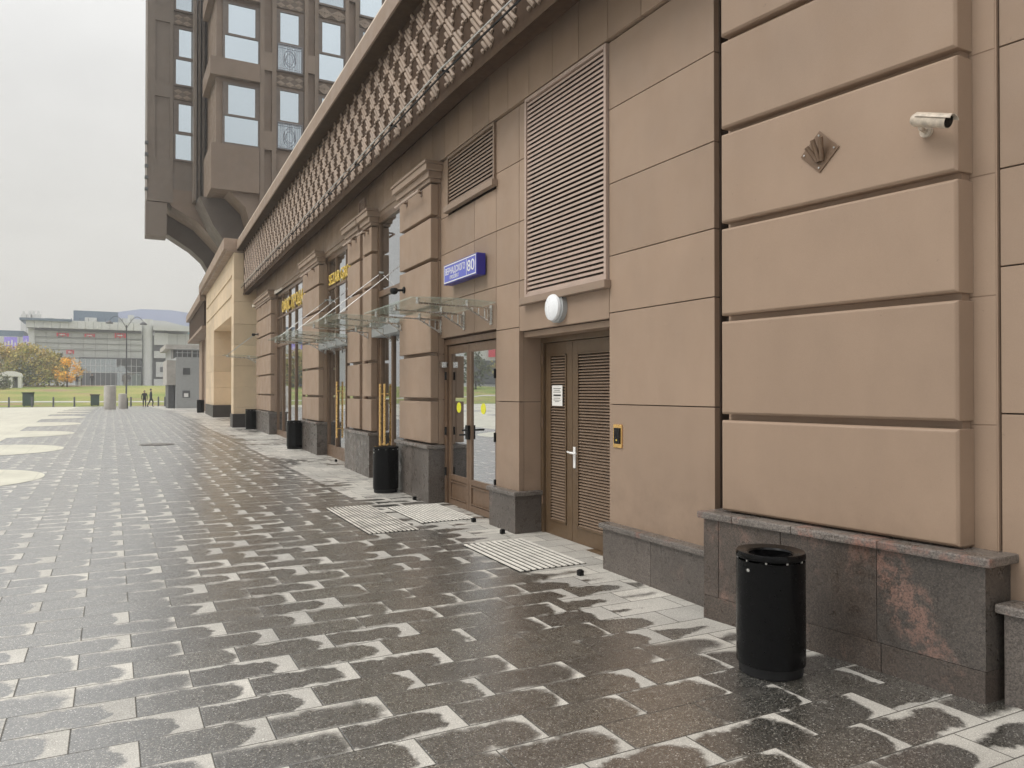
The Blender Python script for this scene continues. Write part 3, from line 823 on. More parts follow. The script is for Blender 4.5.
# metal header boxes above the doors
for a, c in ((11.06, 12.54), (14.36, 16.9)): MB().b(a, c, -.10, .16, 2.52, 2.66).build('door_header', 'greycl', B, bevel=.004)

# --- sandstone porch
PT = thing('sandstone_porch', 'pale sandstone porch with a dark base projecting from the far end of the shop building', 'porch', bend(34, .4, .3))
def pslab(mb, s0, s1, d0, d1, z0, z1, zs, ss):
    zz = [z0] + [q for q in zs if z0 < q < z1] + [z1]; sg = [s0] + [q for q in ss if s0 < q < s1] + [s1]
    for a, c in zip(zz, zz[1:]):
        for e, f_ in zip(sg, sg[1:]): mb.b(e + .004, f_ - .004, d0, d1, a + .004, c - .004)
zs = [1.0, 1.75, 2.5, 3.25, 4.0, 4.8, 5.6]
p = MB(); pslab(p, 28.3, 29.1, -.3, .81, .78, 6.55, zs, []); p.build('pier', 'sand', PT)
p = MB(); pslab(p, 36.8, 41.6, -.3, .81, .95, 6.55, zs, [38.4, 40]); p.build('pier', 'sand', PT)
p = MB(); pslab(p, 29.1, 36.8, -.2, .81, 4.35, 6.55, [5.1, 5.8], [31, 32.9, 34.8]); p.build('lintel', 'sand', PT)
p = MB(); p.b(29.1, 36.8, -.6, -.5, .3, 4.35); p.build('rear_wall', 'sand', PT)
p = MB(); p.b(28.27, 29.13, -.3, .84, .1, .78); p.build('base', 'sanddark', PT)
p = MB(); p.b(36.77, 41.63, -.3, .84, .1, .95); p.build('base', 'sanddark', PT)
p = MB(); p.b(29.0, 41.0, .812, .85, 5.75, 5.83); p.b(29.0, 41.0, .812, .85, 5.05, 5.11); p.build('moulding', 'sand', PT)
p = MB(); p.b(28.32, 41.9, -.5, 1.05, 6.56, 6.64); p.b(28.32, 41.9, -.5, 1.15, 6.642, 7.04); p.build('parapet', 'trim', PT, bevel=.01)
# farther dark wing of the podium
FW = thing('far_wing', 'dark brown low wing seen in a sliver beyond the sandstone porch', 'building', bend(47, 0, .4))
p = MB()
for a, c in ((42, 44.5), (47, 49.5), (52, 54.5)): p.b(a, c, -.3, .35, .2, 4.9)
p.b(41.9, 56, -.5, 0, .2, 5.2); p.build('wall', 'panel', FW)
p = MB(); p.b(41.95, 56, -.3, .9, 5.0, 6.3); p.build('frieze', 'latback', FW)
p = MB(); p.b(41.95, 56.1, -.3, 1.1, 6.3, 6.7); p.b(41.95, 56.1, -.3, 1.0, 4.85, 5.0); p.build('parapet', 'trim', FW)
p = MB(); p.b(44.5, 47, .0, .05, .6, 4.6); p.b(49.5, 52, .0, .05, .6, 4.6); p.build('window', 'glass', FW)

# ------------------------------------------------------------------ tower
TY, TB = 39.5, 35.5
T = thing('apartment_tower', 'tall brown residential tower on haunched supports rising behind the shop building', 'tower', (8, 45, 7))
TOPZ = 46.0
M['tw'] = plaster('tower_cladding', (.18, .133, .10), isl=.02)
M['tframe'] = simple('tower_window_frame', (.125, .10, .085), .5)
M['tlat'] = plaster('tower_lattice', (.24, .19, .15)); M['tlatb'] = plaster('tower_lattice_back', (.11, .082, .062))
M['twd'] = plaster('tower_left_cladding', (.16, .13, .107), isl=.02)
M['ttrim'] = plaster('tower_trim', (.17, .13, .10))
xl, _ = at(146, 200, TY); xr = 19.0
_, zleg = at(150, 234.5, TY); _, zjoint = at(150, 201, TY)
xa, _ = at(171.5, 300, TY)
bx, _ = at(215, 100, TB)
core = MB(); core.box(xl, 8.0, TY, TY + 2.5, at(180, 201, TY)[1], TOPZ); core.box(8.0, xr, TY, TY + 16, at(180, 201, TY)[1], TOPZ); core.build('wall', 'twd', T)
# bay body
bayb = at(213, 188, TB)[1]
by = MB(); by.box(bx, xr, TB, TY - .003, bayb, TOPZ); by.build('bay_wall', 'tw', T)
rb = MB()
for x in (.12, .32, .5): rb.box(bx - x - .12, bx - x, TY - .35 - x, TY - .005, at(205, 205, TY)[1], TOPZ)
rb.build('corner_rib', 'twd', T)
# hanging corner leg and haunches (polygons in x,z pushed back in depth)
hl = MB(); hl.box(xl - .05, at(166, 237, TY)[0], TY - .05, TY + 1.2, zleg, zjoint); hl.build('corner_block', 'twd', T)
A = [at(q, y, TY) for q, y in ((167, 201), (171, 206), (197, 222), (220, 247), (232, 275))]
h1 = MB(); h1.prism([(A[0][0], A[0][1] + .6)] + A + [(xr, A[-1][1]), (xr, A[0][1] + .6)], TY - .04, TY + 2.2); h1.build('haunch', 'tw', T)
C2 = [at(q, y, TY + 3.2) for q, y in ((160, 236), (165, 237), (188, 252), (200, 263), (209, 278))]
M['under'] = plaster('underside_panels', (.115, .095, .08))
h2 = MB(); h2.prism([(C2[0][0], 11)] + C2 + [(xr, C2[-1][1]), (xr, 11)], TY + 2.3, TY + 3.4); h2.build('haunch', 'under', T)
Bb = [at(q, y, TB) for q, y in ((228, 188), (245, 207), (249, 222), (258, 240))]
h3 = MB(); h3.prism([(Bb[0][0], bayb - .002)] + Bb[1:] + [(xr, Bb[-1][1]), (xr, bayb - .002)], TB, TB + 1.6); h3.build('haunch', 'tw', T)
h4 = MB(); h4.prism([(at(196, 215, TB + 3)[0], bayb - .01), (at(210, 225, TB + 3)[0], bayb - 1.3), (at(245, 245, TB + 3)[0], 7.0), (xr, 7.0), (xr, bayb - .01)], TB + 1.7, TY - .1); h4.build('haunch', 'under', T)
SP = 3.62
def tower_col(Y, x0, x1, z_up0, z_up1, z_lo0, z_lo1, x0u, x1u, rail=False, pat=1, lat=True, zt0=None, zt1=None, n_=9, base=0, wallm='tw'):
    """one column of windows; storeys repeat upwards from the lowest"""
    for k in range(n_):
        dz = SP * k
        fr_ = MB(); fw = .09
        z0, z1 = z_lo0 + dz - fw, z_up1 + dz + fw
        fr_.box(x0 - fw, x0, Y - .10, Y + .02, z0, z1); fr_.box(x1, x1 + fw, Y - .10, Y + .02, z0, z1)
        fr_.box(x0, x1, Y - .10, Y + .02, z1 - fw, z1); fr_.box(x0, x1, Y - .10, Y + .02, z0, z0 + fw)
        fr_.box(x0, x1, Y - .10, Y + .02, z_lo1 + dz, z_up0 + dz)
        if x0u > x0 + .02:
            fr_.box(x0, x0u, Y - .098, Y + .02, z_up0 + dz, z_up1 + dz); fr_.box(x1u, x1, Y - .098, Y + .02, z_up0 + dz, z_up1 + dz)
        w_ = fr_.build('window', 'tframe', T)
        pn = MB(); pn.box(x0 - .01, x1 + .01, Y - .055, Y - .05, z_lo0 + dz, z_up1 + dz); pn.build('pane', 'tglass%d' % random.choice((0, 1, 2, 1)), w_)
        if random.random() < .5:
            u = random.uniform(.1, .8); pn = MB(); pn.box(x0, x1, Y + .015, Y + .02, z_up1 + dz - (z_up1 - z_lo0) * u, z_up1 + dz); pn.build('blind', 'curtain', w_)
        if rail:
            r_ = MB(); yy_ = Y - .16; a, c = x0 - .02, x1 + .02; e, f_ = z_lo0 + dz - .05, z_lo1 + dz
            for z in (e, f_, f_ - .09, e + .1): r_.tube((a, yy_, z), (c, yy_, z), .014, 5)
            for i in range(15):
                x = a + (c - a) * i / 14
                if 4 < i < 10: continue
                r_.tube((x, yy_, e), (x, yy_, f_), .010, 5)
            cx_, cz_ = (a + c) / 2, (e + f_) / 2
            for rr in (.34, .22):
                for i in range(16):
                    t0, t1 = 2 * math.pi * i / 16, 2 * math.pi * (i + 1) / 16
                    r_.tube((cx_ + rr * .8 * math.cos(t0), yy_, cz_ + rr * 1.25 * math.sin(t0)), (cx_ + rr * .8 * math.cos(t1), yy_, cz_ + rr * 1.25 * math.sin(t1)), .013, 5)
            r_.tube((cx_, yy_, e), (cx_, yy_, f_), .012, 5); r_.tube((cx_ - .1, yy_, e), (cx_ - .1, yy_, f_), .01, 5); r_.tube((cx_ + .1, yy_, e), (cx_ + .1, yy_, f_), .01, 5)
            r_.build('balcony_railing', 'rail', T)
        if lat:
            a, c, e, f_ = x0 - fw, x1 + fw, z_up1 + dz + fw + .12, z_lo0 + dz + SP - fw - .12
            if k == 0 and base: pass
            l_ = MB(); l_.box(a, c, Y - .05, Y, e, f_)
            o = l_.build('lattice_panel', 'tlatb', T)
            l2 = MB()
            if pat == 1:
                nx = 3; cw = (c - a) / nx; chh = (f_ - e) / 2
                for i in range(nx):
                    for j in range(2):
                        x, z = a + cw * (i + .5 + (.0 if j else .0)), e + chh * (j + .5)
                        for t in (0, .45, .9):
                            s_ = 1 - t
                            l2.add([(x - cw * .48 * s_, Y - .055 - t * .05, z), (x, Y - .055 - t * .05, z + chh * .45 * s_), (x + cw * .48 * s_, Y - .055 - t * .05, z), (x, Y - .055 - t * .05, z - chh * .45 * s_),
                                    (x - cw * .48 * s_, Y - .05, z), (x, Y - .05, z + chh * .45 * s_), (x + cw * .48 * s_, Y - .05, z), (x, Y - .05, z - chh * .45 * s_)],
                                   [(3, 2, 1, 0), (0, 1, 5, 4), (1, 2, 6, 5), (2, 3, 7, 6), (3, 0, 4, 7)])
            else:
                cw = (c - a) / 2; hh = f_ - e
                for i in range(2):
                    x, z = a + cw * (i + .5), (e + f_) / 2
                    for t in (1.0, .66, .33):
                        P = [(x - cw * .5 * t, z), (x, z + hh * .5 * t), (x + cw * .5 * t, z), (x, z - hh * .5 * t)]
                        for u in range(4):
                            (xa_, za_), (xb_, zb_) = P[u], P[(u + 1) % 4]
                            l2.tube((xa_, Y - .06, za_), (xb_, Y - .06, zb_), .04, 4)
            l2.build('relief', 'tlat', o)
def zpx(px, py, Y): return at(px, py, Y)[1]
def xpx(px, Y): return at(px, 100, Y)[0]
# left column on the set-back face
tower_col(TY, xpx(174.5, TY), xpx(197, TY), zpx(185, 132, TY), zpx(185, 104.5, TY), zpx(185, 160, TY), zpx(185, 135, TY), xpx(177.5, TY), xpx(193.5, TY))
# bay column
tower_col(TB, xpx(223.5, TB), xpx(257, TB), zpx(240, 115.5, TB), zpx(240, 86, TB), zpx(240, 144, TB), zpx(240, 117.5, TB), xpx(227, TB), xpx(254, TB), lat=False)
tower_col(TB, xpx(277, TB), xpx(300.5, TB), zpx(289, 121.5, TB), zpx(289, 91.5, TB), zpx(289, 149, TB), zpx(289, 124, TB), xpx(279, TB), xpx(297.5, TB), rail=True)
tower_col(TB, xpx(318, TB), xpx(342.5, TB), zpx(330, 129.5, TB), zpx(330, 99, TB), zpx(330, 157, TB), zpx(330, 131.5, TB), xpx(321, TB), xpx(339.5, TB), pat=2)
tower_col(TB, xpx(359, TB), xpx(381, TB), zpx(370, 137, TB), zpx(370, 107, TB), zpx(370, 165, TB), zpx(370, 140, TB), xpx(362, TB), xpx(378, TB), pat=2)
tower_col(TB, xpx(398, TB), xpx(420, TB), zpx(409, 145, TB), zpx(409, 115, TB), zpx(409, 173, TB), zpx(409, 148, TB), xpx(401, TB), xpx(417, TB), pat=2)
# bay ledges wrapping the corner, storey by storey
zb1, zb0 = zpx(235, 61, TB), zpx(235, 79, TB)
xe = xpx(258, TB)
for k in range(9):
    l = MB(); dz = SP * k
    l.box(bx - .28, xe, TB - .28, TB - .003, zb0 + dz, zb1 + dz); l.box(bx - .28, bx - .003, TB, TY - 1.2, zb0 + dz, zb1 + dz)
    l.build('ledge', 'tw', T, bevel=.01)
l = MB(); z1 = zpx(235, 146, TB); l.box(bx - .22, xe, TB - .22, TB - .003, bayb - .04, z1); l.box(bx - .22, bx - .003, TB, TY - 1.2, bayb - .04, z1); l.build('bay_base', 'tw', T, bevel=.01)
# pilasters with sunk panels
for a, c in ((258.5, 275), (303, 317), (344, 357.5), (383, 396.5)):
    x0, x1 = xpx(a, TB), xpx(c, TB); l = MB()
    za = zpx(a, 190, TB)
    for k in range(10):
        z0, z1 = za + SP * k - .9, za + SP * (k + 1) - .9
        w4 = (x1 - x0) * .27
        l.box(x0, x0 + w4, TB - .16, TB - .003, z0, z1); l.box(x1 - w4, x1, TB - .16, TB - .003, z0, z1)
        l.box(x0 + w4, x1 - w4, TB - .16, TB - .003, z1 - .85, z1)
    l.build('pilaster', 'ttrim', T)
x0, x1 = xpx(146.5, TY), xpx(172, TY); l = MB()
for k in range(10):
    z1 = zpx(160, 157, TY) + SP * k
    l.box(x0, xpx(154, TY), TY - .07, TY - .003, z1, z1 + SP); l.box(xpx(168.5, TY), x1, TY - .07, TY - .003, z1, z1 + SP)
    l.box(xpx(154, TY), xpx(168.5, TY), TY - .07, TY - .003, z1 + 2.92, z1 + SP)
l.box(x0, x1, TY - .07, TY - .003, zjoint + .03, zpx(160, 157, TY) - .002); l.build('corner_pilaster', 'twd', T)
l = MB()
for k in range(5): l.box(xl - .10, xl + .05, TY - .16, TY + .1, zjoint + .5 + k * .55, zjoint + .62 + k * .55)
l.build('vent_fin', 'malldark', T)

# ------------------------------------------------------------------ fittings on the facade
# street name sign
t = thing('street_sign', 'blue street name sign with white Cyrillic lettering and number 80 above the glazed door', 'sign', bend(8.58, .03, 2.99))
q = MB(); q.b(8.04, 9.13, .02, .135, 2.985, 3.245); q.build('casing', 'blueside', t, bevel=.006)
q = MB(); q.b(8.06, 9.11, .1355, .139, 3.0, 3.23); q.build('face', 'blue', t)
q = MB()
for a in ((8.06, 9.11, 3.0, 3.012), (8.06, 9.11, 3.218, 3.23), (8.06, 8.072, 3.012, 3.218), (9.098, 9.11, 3.012, 3.218), (8.345, 8.352, 3.02, 3.21)): q.b(a[0], a[1], .1395, .1425, a[2], a[3])
q.build('border', 'white', t)
on_wall(text_mb('ВЕРНАДСКОГО', .115, .003, .66), 9.06, .141, 3.105).build('lettering', 'white', t)
on_wall(text_mb('ПРОСПЕКТ', .062, .003, .30), 8.90, .141, 3.035).build('lettering', 'white', t)
on_wall(text_mb('80', .19, .003, .22), 8.325, .141, 3.055).build('lettering', 'white', t)
# gilded letters
t = thing('letter_sign', 'gilded letters SEZAR GROUP on a rail between two pillars', 'sign', bend(15.4, .0, 3.9))
on_wall(text_mb('SEZAR GROUP', .34, .02, 2.30), 16.62, -.01, 3.93).build('lettering', 'goldlet', t)
q = MB(); q.b(14.32, 16.94, -.09, -.05, 3.86, 3.91); q.build('rail', 'frame', t)
t = thing('letter_sign', 'gilded Cyrillic letters ОФИС ПРОДАЖ on a rail over the farther wide shopfront', 'sign', bend(21, 0, 3.85))
on_wall(text_mb('ОФИС ПРОДАЖ', .46, .02, 3.75), 22.95, -.01, 3.93).build('lettering', 'goldlet', t)
q = MB(); q.b(18.9, 24.05, -.09, -.05, 3.83, 3.88); q.build('rail', 'frame', t)
# round wall lamp
t = thing('wall_lamp', 'round white wall lamp above the louvred service door', 'lamp', bend(6.36, 0, 2.43))
MB().lathe(bend(6.40, 0, 2.43), [(.001, 0), (.15, 0), (.15, .05), (.13, .062), (.001, .062)], 32, 'x').build('base', 'greycl', t, smooth=True)
MB().lathe(bend(6.40, .06, 2.43), [(.128, 0), (.134, .012), (.128, .035), (.10, .05), (.05, .058), (.001, .06)], 32, 'x').build('diffuser', 'opal', t, smooth=True)
# light bars below the capitals
def lightbar(s0, s1, z, lab):
    t = thing('light_bar', lab, 'lamp', bend((s0 + s1) / 2, .2, z), 'light bars under the pillar capitals')
    q = MB(); q.tube(bend(s0, .27, z), bend(s1, .27, z), .018, 10); q.build('tube', 'slat', t, smooth=True)
    for k in (.2, .8):
        q = MB(); s_ = s0 + (s1 - s0) * k; q.b(s_ - .02, s_ + .02, .14, .27, z + .02, z + .04); q.b(s_ - .03, s_ + .03, .14, .16, z - .02, z + .06); q.build('bracket', 'frame', t)
lightbar(9.75, 10.85, 4.37, 'white light bar under the capital of the pillar beside the glazed door')
lightbar(12.7, 13.1, 4.37, 'short white light bar on the half pillar nearer than the downpipe')
lightbar(13.5, 14.15, 4.37, 'short white light bar on the half pillar beyond the downpipe')
lightbar(17.2, 18.5, 4.37, 'white light bar on the pillar between the two gilded letter signs')
lightbar(24.5, 26.8, 4.40, 'white light bar on the farthest pillar before the sandstone porch')
# bullet camera on the near pier
M['cream_paint'] = simple('cream_paint', (.50, .43, .35), .45, var=.2, nscale=30)
t = thing('security_camera', 'cream bullet security camera on the near pier', 'camera', bend(2.52, .2, 3.0))
Pc = Vector(bend(2.49, .30, 3.05)); dr = Vector((.03, -1, -.36)).normalized()
q = MB(); q.tube(tuple(Pc - dr * .09), tuple(Pc + dr * .10), .036, 20); q.tube(tuple(Pc - dr * .105), tuple(Pc - dr * .09), .028, 20, .036); q.build('body', 'cream_paint', t, smooth=True)
q = MB(); q.tube(tuple(Pc + dr * .1), tuple(Pc + dr * .104), .032, 20); q.build('lens', 'black', t)
q = MB()
for i in range(8):
    a0, a1 = R(20 + i * 17.5), R(20 + (i + 1) * 17.5)
    u = Vector((1, 0, 0)); w_ = Vector((0, 0, 1)); vs = []
    for e in (-.07, .135):
        for a in (a0, a1):
            for r_ in (.040, .044): vs.append(tuple(Pc + dr * e + (u * math.cos(a) + w_ * math.sin(a)) * r_))
    q.add(vs, [(0, 1, 3, 2), (4, 6, 7, 5), (0, 4, 5, 1), (2, 3, 7, 6), (0, 2, 6, 4), (1, 5, 7, 3)])
q.build('sunshield', 'cream_paint', t)
q = MB(); q.tube(bend(2.57, .196, 3.03), bend(2.57, .215, 3.03), .034, 16); q.tube(bend(2.57, .21, 3.03), bend(2.56, .27, 3.03), .013, 10); q.tube(bend(2.56, .27, 3.03), tuple(Pc - dr * .06 + Vector((0, 0, -.02))), .014, 10); q.build('bracket', 'cream_paint', t, smooth=True)
# flag holder
t = thing('flag_holder', 'brown diamond shaped flag holder with three tubes on the near pier', 'flag holder', bend(3.21, .2, 3.08))
q = MB(); c0 = (3.21, 3.085); e = .13
vs = [bend(c0[0] + a, d_, c0[1] + z_) for d_ in (.197, .205) for a, z_ in ((e, 0), (0, e), (-e, 0), (0, -e))]
q.add(vs, [(0, 1, 2, 3), (7, 6, 5, 4), (0, 4, 5, 1), (1, 5, 6, 2), (2, 6, 7, 3), (3, 7, 4, 0)]); q.build('plate', 'frame', t, bevel=.002)
for a, z_ in ((.055, .045), (.015, .08), (-.04, .085)):
    q = MB(); p0 = bend(3.20 + a * .3, .212, 3.025); p1 = bend(3.20 + a, .262, 3.07 + z_)
    q.tube(p0, p1, .015, 12); q.build('tube', 'frame', t, smooth=True)
q = MB()
for a, z_ in ((.1, 0), (0, .1), (-.1, 0), (0, -.1)): q.tube(bend(3.21 + a, .205, 3.085 + z_), bend(3.21 + a, .212, 3.085 + z_), .006, 8)
q.build('screw', 'steel', t)
# card reader
t = thing('card_reader', 'black intercom panel with brass frame beside the service door', 'intercom', bend(5.41, 0, 1.1))
q = MB(); q.b(5.35, 5.475, 0, .012, 1.10, 1.305); q.build('frame', 'gold', t, bevel=.003)
q = MB(); q.b(5.372, 5.453, .0125, .022, 1.135, 1.275); q.build('face', 'blackm', t, bevel=.002)
q = MB(); q.b(5.405, 5.42, .0222, .025, 1.16, 1.175); q.build('indicator', 'goldlet', t)
# paper notice
t = thing('paper_notice', 'white paper notice stuck on the left leaf of the service door', 'notice', bend(6.91, dd0, 1.45))
q = MB(); q.b(6.80, 7.01, dd0 + .016, dd0 + .018, 1.44, 1.66); q.build('sheet', 'paper', t)
q = MB()
for i, (z_, a, c, hh) in enumerate([(1.625, .03, .18, .006), (1.605, .05, .16, .006), (1.585, .03, .18, .006), (1.545, .03, .18, .018), (1.52, .04, .17, .006), (1.50, .03, .18, .005), (1.485, .06, .15, .005)]): q.b(6.80 + a, 6.80 + c, dd0 + .0182, dd0 + .019, z_, z_ + hh)
q.build('print_line', 'ink', t)
# dome cameras
for s_, z_, lab in ((10.75, 3.12, 'small dark camera on the pillar beside the blue sign'), (26.9, 3.55, 'small dark camera on the farthest pillar before the sandstone porch')):
    t = thing('dome_camera', lab, 'camera', bend(s_, .15, z_))
    q = MB(); q.tube(bend(s_, .15, z_), bend(s_, .17, z_), .05, 12); q.tube(bend(s_, .16, z_), bend(s_ + .03, .27, z_ - .01), .018, 8); q.build('bracket', 'blackm', t, smooth=True)
    q = MB(); c_ = bend(s_ + .05, .30, z_ - .02); q.lathe((c_[0], c_[1], c_[2] - .05), [(.001, 0), (.04, .01), (.06, .04), (.062, .07), (.05, .095), (.001, .1)], 16); q.build('body', 'blackm', t, smooth=True)
t = thing('junction_box', 'small grey junction box low on the side of the pillar by the glazed door', 'junction box', bend(9.58, -.06, 2.42))
q = MB(); q.b(9.57, 9.604, -.09, -.03, 2.42, 2.53); q.build('box', 'greycl', t, bevel=.005); q = MB(); q.b(9.566, 9.57, -.08, -.04, 2.435, 2.515); q.build('lid', 'white', t)

# ------------------------------------------------------------------ litter bins
def bin_(x, y, lab):
    t = thing('litter_bin', lab, 'litter bin', (x, y, gz(y)), 'litter bins along the facade'); z = gz(y)
    MB().lathe((x, y, z), [(.001, .004), (.175, .004), (.178, .05), (.178, .075), (.001, .075)], 48).build('foot', 'blackm', t, smooth=True)
    MB().lathe((x, y, z), [(.178, .06), (.19, .062), (.19, .665), (.184, .665), (.184, .08), (.178, .06)], 48).build('body', 'black', t, smooth=True)
    MB().lathe((x, y, z), [(.187, .675), (.192, .678), (.192, .70), (.186, .712), (.13, .70), (.122, .69), (.122, .60), (.118, .60), (.118, .672), (.187, .672)], 48).build('rim', 'black', t, smooth=True)
    q = MB()
    for i in range(10):
        a = 2 * math.pi * i / 10; q.tube((x + .182 * math.cos(a), y + .182 * math.sin(a), z + .66), (x + .182 * math.cos(a), y + .182 * math.sin(a), z + .68), .006, 6)
    q.build('spacer', 'steel', t)
    t.scale = (1, 1, .965)
    MB().lathe((x, y, z), [(.001, .5), (.12, .5), (.12, .505), (.001, .505)], 24).build('liner', 'blackm', t)
    q = MB(); a = R(186); q.tube((x + .188 * math.cos(a), y + .188 * math.sin(a), z + .62), (x + .197 * math.cos(a), y + .197 * math.sin(a), z + .62), .010, 12); q.build('lock', 'steel', t)
bin_(3.342, 3.117, 'black litter bin in the foreground beside the red veined plinth')
bin_(3.64, 10.85, 'black litter bin at the pillar beside the glazed doors with yellow dots')
bin_(3.98, 18.8, 'black litter bin before the pillar between the two gilded letter signs')
bin_(4.28, 27.2, 'black litter bin just before the sandstone porch')
bin_(4.25, 43.5, 'black litter bin beyond the sandstone porch, farthest of the row')

# ------------------------------------------------------------------ floor grates and little studs
def grate(x0, x1, y0, y1, lab, n_=11, m_='grate'):
    z = gz((y0 + y1) / 2)
    t = thing('floor_grate', lab, 'grate', ((x0 + x1) / 2, (y0 + y1) / 2, z), 'ribbed grates before the doors')
    q = MB(); q.add([(x0, y0, gz(y0) + .004), (x1, y0, gz(y0) + .004), (x1, y1, gz(y1) + .004), (x0, y1, gz(y1) + .004)], [(0, 1, 2, 3)]); q.build('base', 'wet_slot', t)
    q = MB(); w_ = (x1 - x0) / n_
    for i in range(n_):
        a = x0 + i * w_ + w_ * .2; c = a + w_ * .5
        q.add([(a, y0, gz(y0) + .005), (c, y0, gz(y0) + .005), (c, y1, gz(y1) + .005), (a, y1, gz(y1) + .005), (a, y0, gz(y0) + .013), (c, y0, gz(y0) + .013), (c, y1, gz(y1) + .013), (a, y1, gz(y1) + .013)],
              [(0, 3, 2, 1), (4, 5, 6, 7), (0, 1, 5, 4), (1, 2, 6, 5), (2, 3, 7, 6), (3, 0, 4, 7)])
    q.build('bars', m_, t)
grate(3.14, 3.84, 5.75, 6.95, 'ribbed grate in front of the louvred service door')
grate(3.20, 3.90, 8.25, 9.45, 'pale ribbed grate against the glazed doors with yellow dots', 14)
M['grated'] = simple('worn_grating_bars', (.55, .52, .47), .5, .0, var=.3, nscale=5)
grate(2.46, 3.05, 7.9, 9.75, 'darker worn ribbed grate out on the dark paving', 12, 'grated')
for x, y, lab in ((3.56, 5.43, 'tiny black stud at the near corner of the grate by the service door'), (3.78, 7.31, 'tiny black stud in front of the narrow granite plinth'),
                  (3.79, 8.07, 'tiny black stud at the corner of the pale grate'), (3.76, 9.95, 'tiny black stud between the grate and the second bin'),
                  (4.0, 12.9, 'tiny black stud before the pillar with the downpipe'), (4.1, 15.4, 'tiny black stud before the SEZAR GROUP shopfront')):
    z = gz(y)
    q = MB(); q.box(x - .022, x + .022, y - .022, y + .022, z + .001, z + .045); q.lathe((x, y, z + .045), [(.018, 0), (.018, .006), (.001, .008)], 10)
    tag(q.build('pavement_stud', 'blackm', bevel=.003), lab, 'stud', 'black studs on the pavement')
# manhole cover on the plaza
q = MB(); x, y = at(153, 458, 1)[0], 0
q.lathe((1.05, 21.5, gz(21.5) + .003), [(.001, .002), (.36, .002), (.38, .004), (.42, .004), (.42, .001), (.43, 0)], 40)
tag(q.build('manhole_cover', 'gran'), 'round dark manhole cover far out on the pale part of the plaza', 'manhole cover')

# ------------------------------------------------------------------ middle distance
def far(px, Y): return at(px, 391, Y)[0]
# concrete cylinders
for px, Y, r_, h_, lab in ((110, 60, .385, 1.66, 'taller of two pale concrete drums at the far edge of the plaza'), (122.6, 62, .275, 1.10, 'shorter of two pale concrete drums at the far edge of the plaza')):
    x = far(px, Y); z = gz(Y)
    q = MB(); q.lathe((x, Y, z), [(.001, 0), (r_ * .98, 0), (r_, .05), (r_, h_ - .05), (r_ * .95, h_), (r_ * .6, h_ + .02), (.001, h_ + .02)], 32)
    tag(q.build('concrete_drum', 'concrete', smooth=True), lab, 'drum', 'concrete drums')
# lamp post with two curved arms
Y = 64; x = far(126.3, Y); z = gz(Y)
t = thing('street_lamp', 'tall slim street lamp with two drooping arms beside the concrete drums', 'lamp post', (x, Y, z))
zt = at(126, 325, Y)[1]
q = MB(); q.tube((x, Y, z), (x, Y, zt), .065, 10, .04); q.tube((x, Y, z), (x, Y, z + .8), .13, 10); q.build('pole', 'malldark', t, smooth=True)
for sg in (-1, 1):
    q = MB(); pr = None
    for i in range(9):
        a = i / 8; P = (x + sg * 1.15 * a, Y, zt - .25 + .9 * math.sin(a * 2.5)); 
        if pr: q.tube(pr, P, .022, 6)
        pr = P
    arm = q.build('arm', 'malldark', t, smooth=True)
    q = MB(); q.lathe((pr[0], pr[1], pr[2] - .22), [(.001, 0), (.26, .0), (.24, .08), (.1, .2), (.001, .24)], 16); q.build('lamp_head', 'malldark', t, smooth=True)
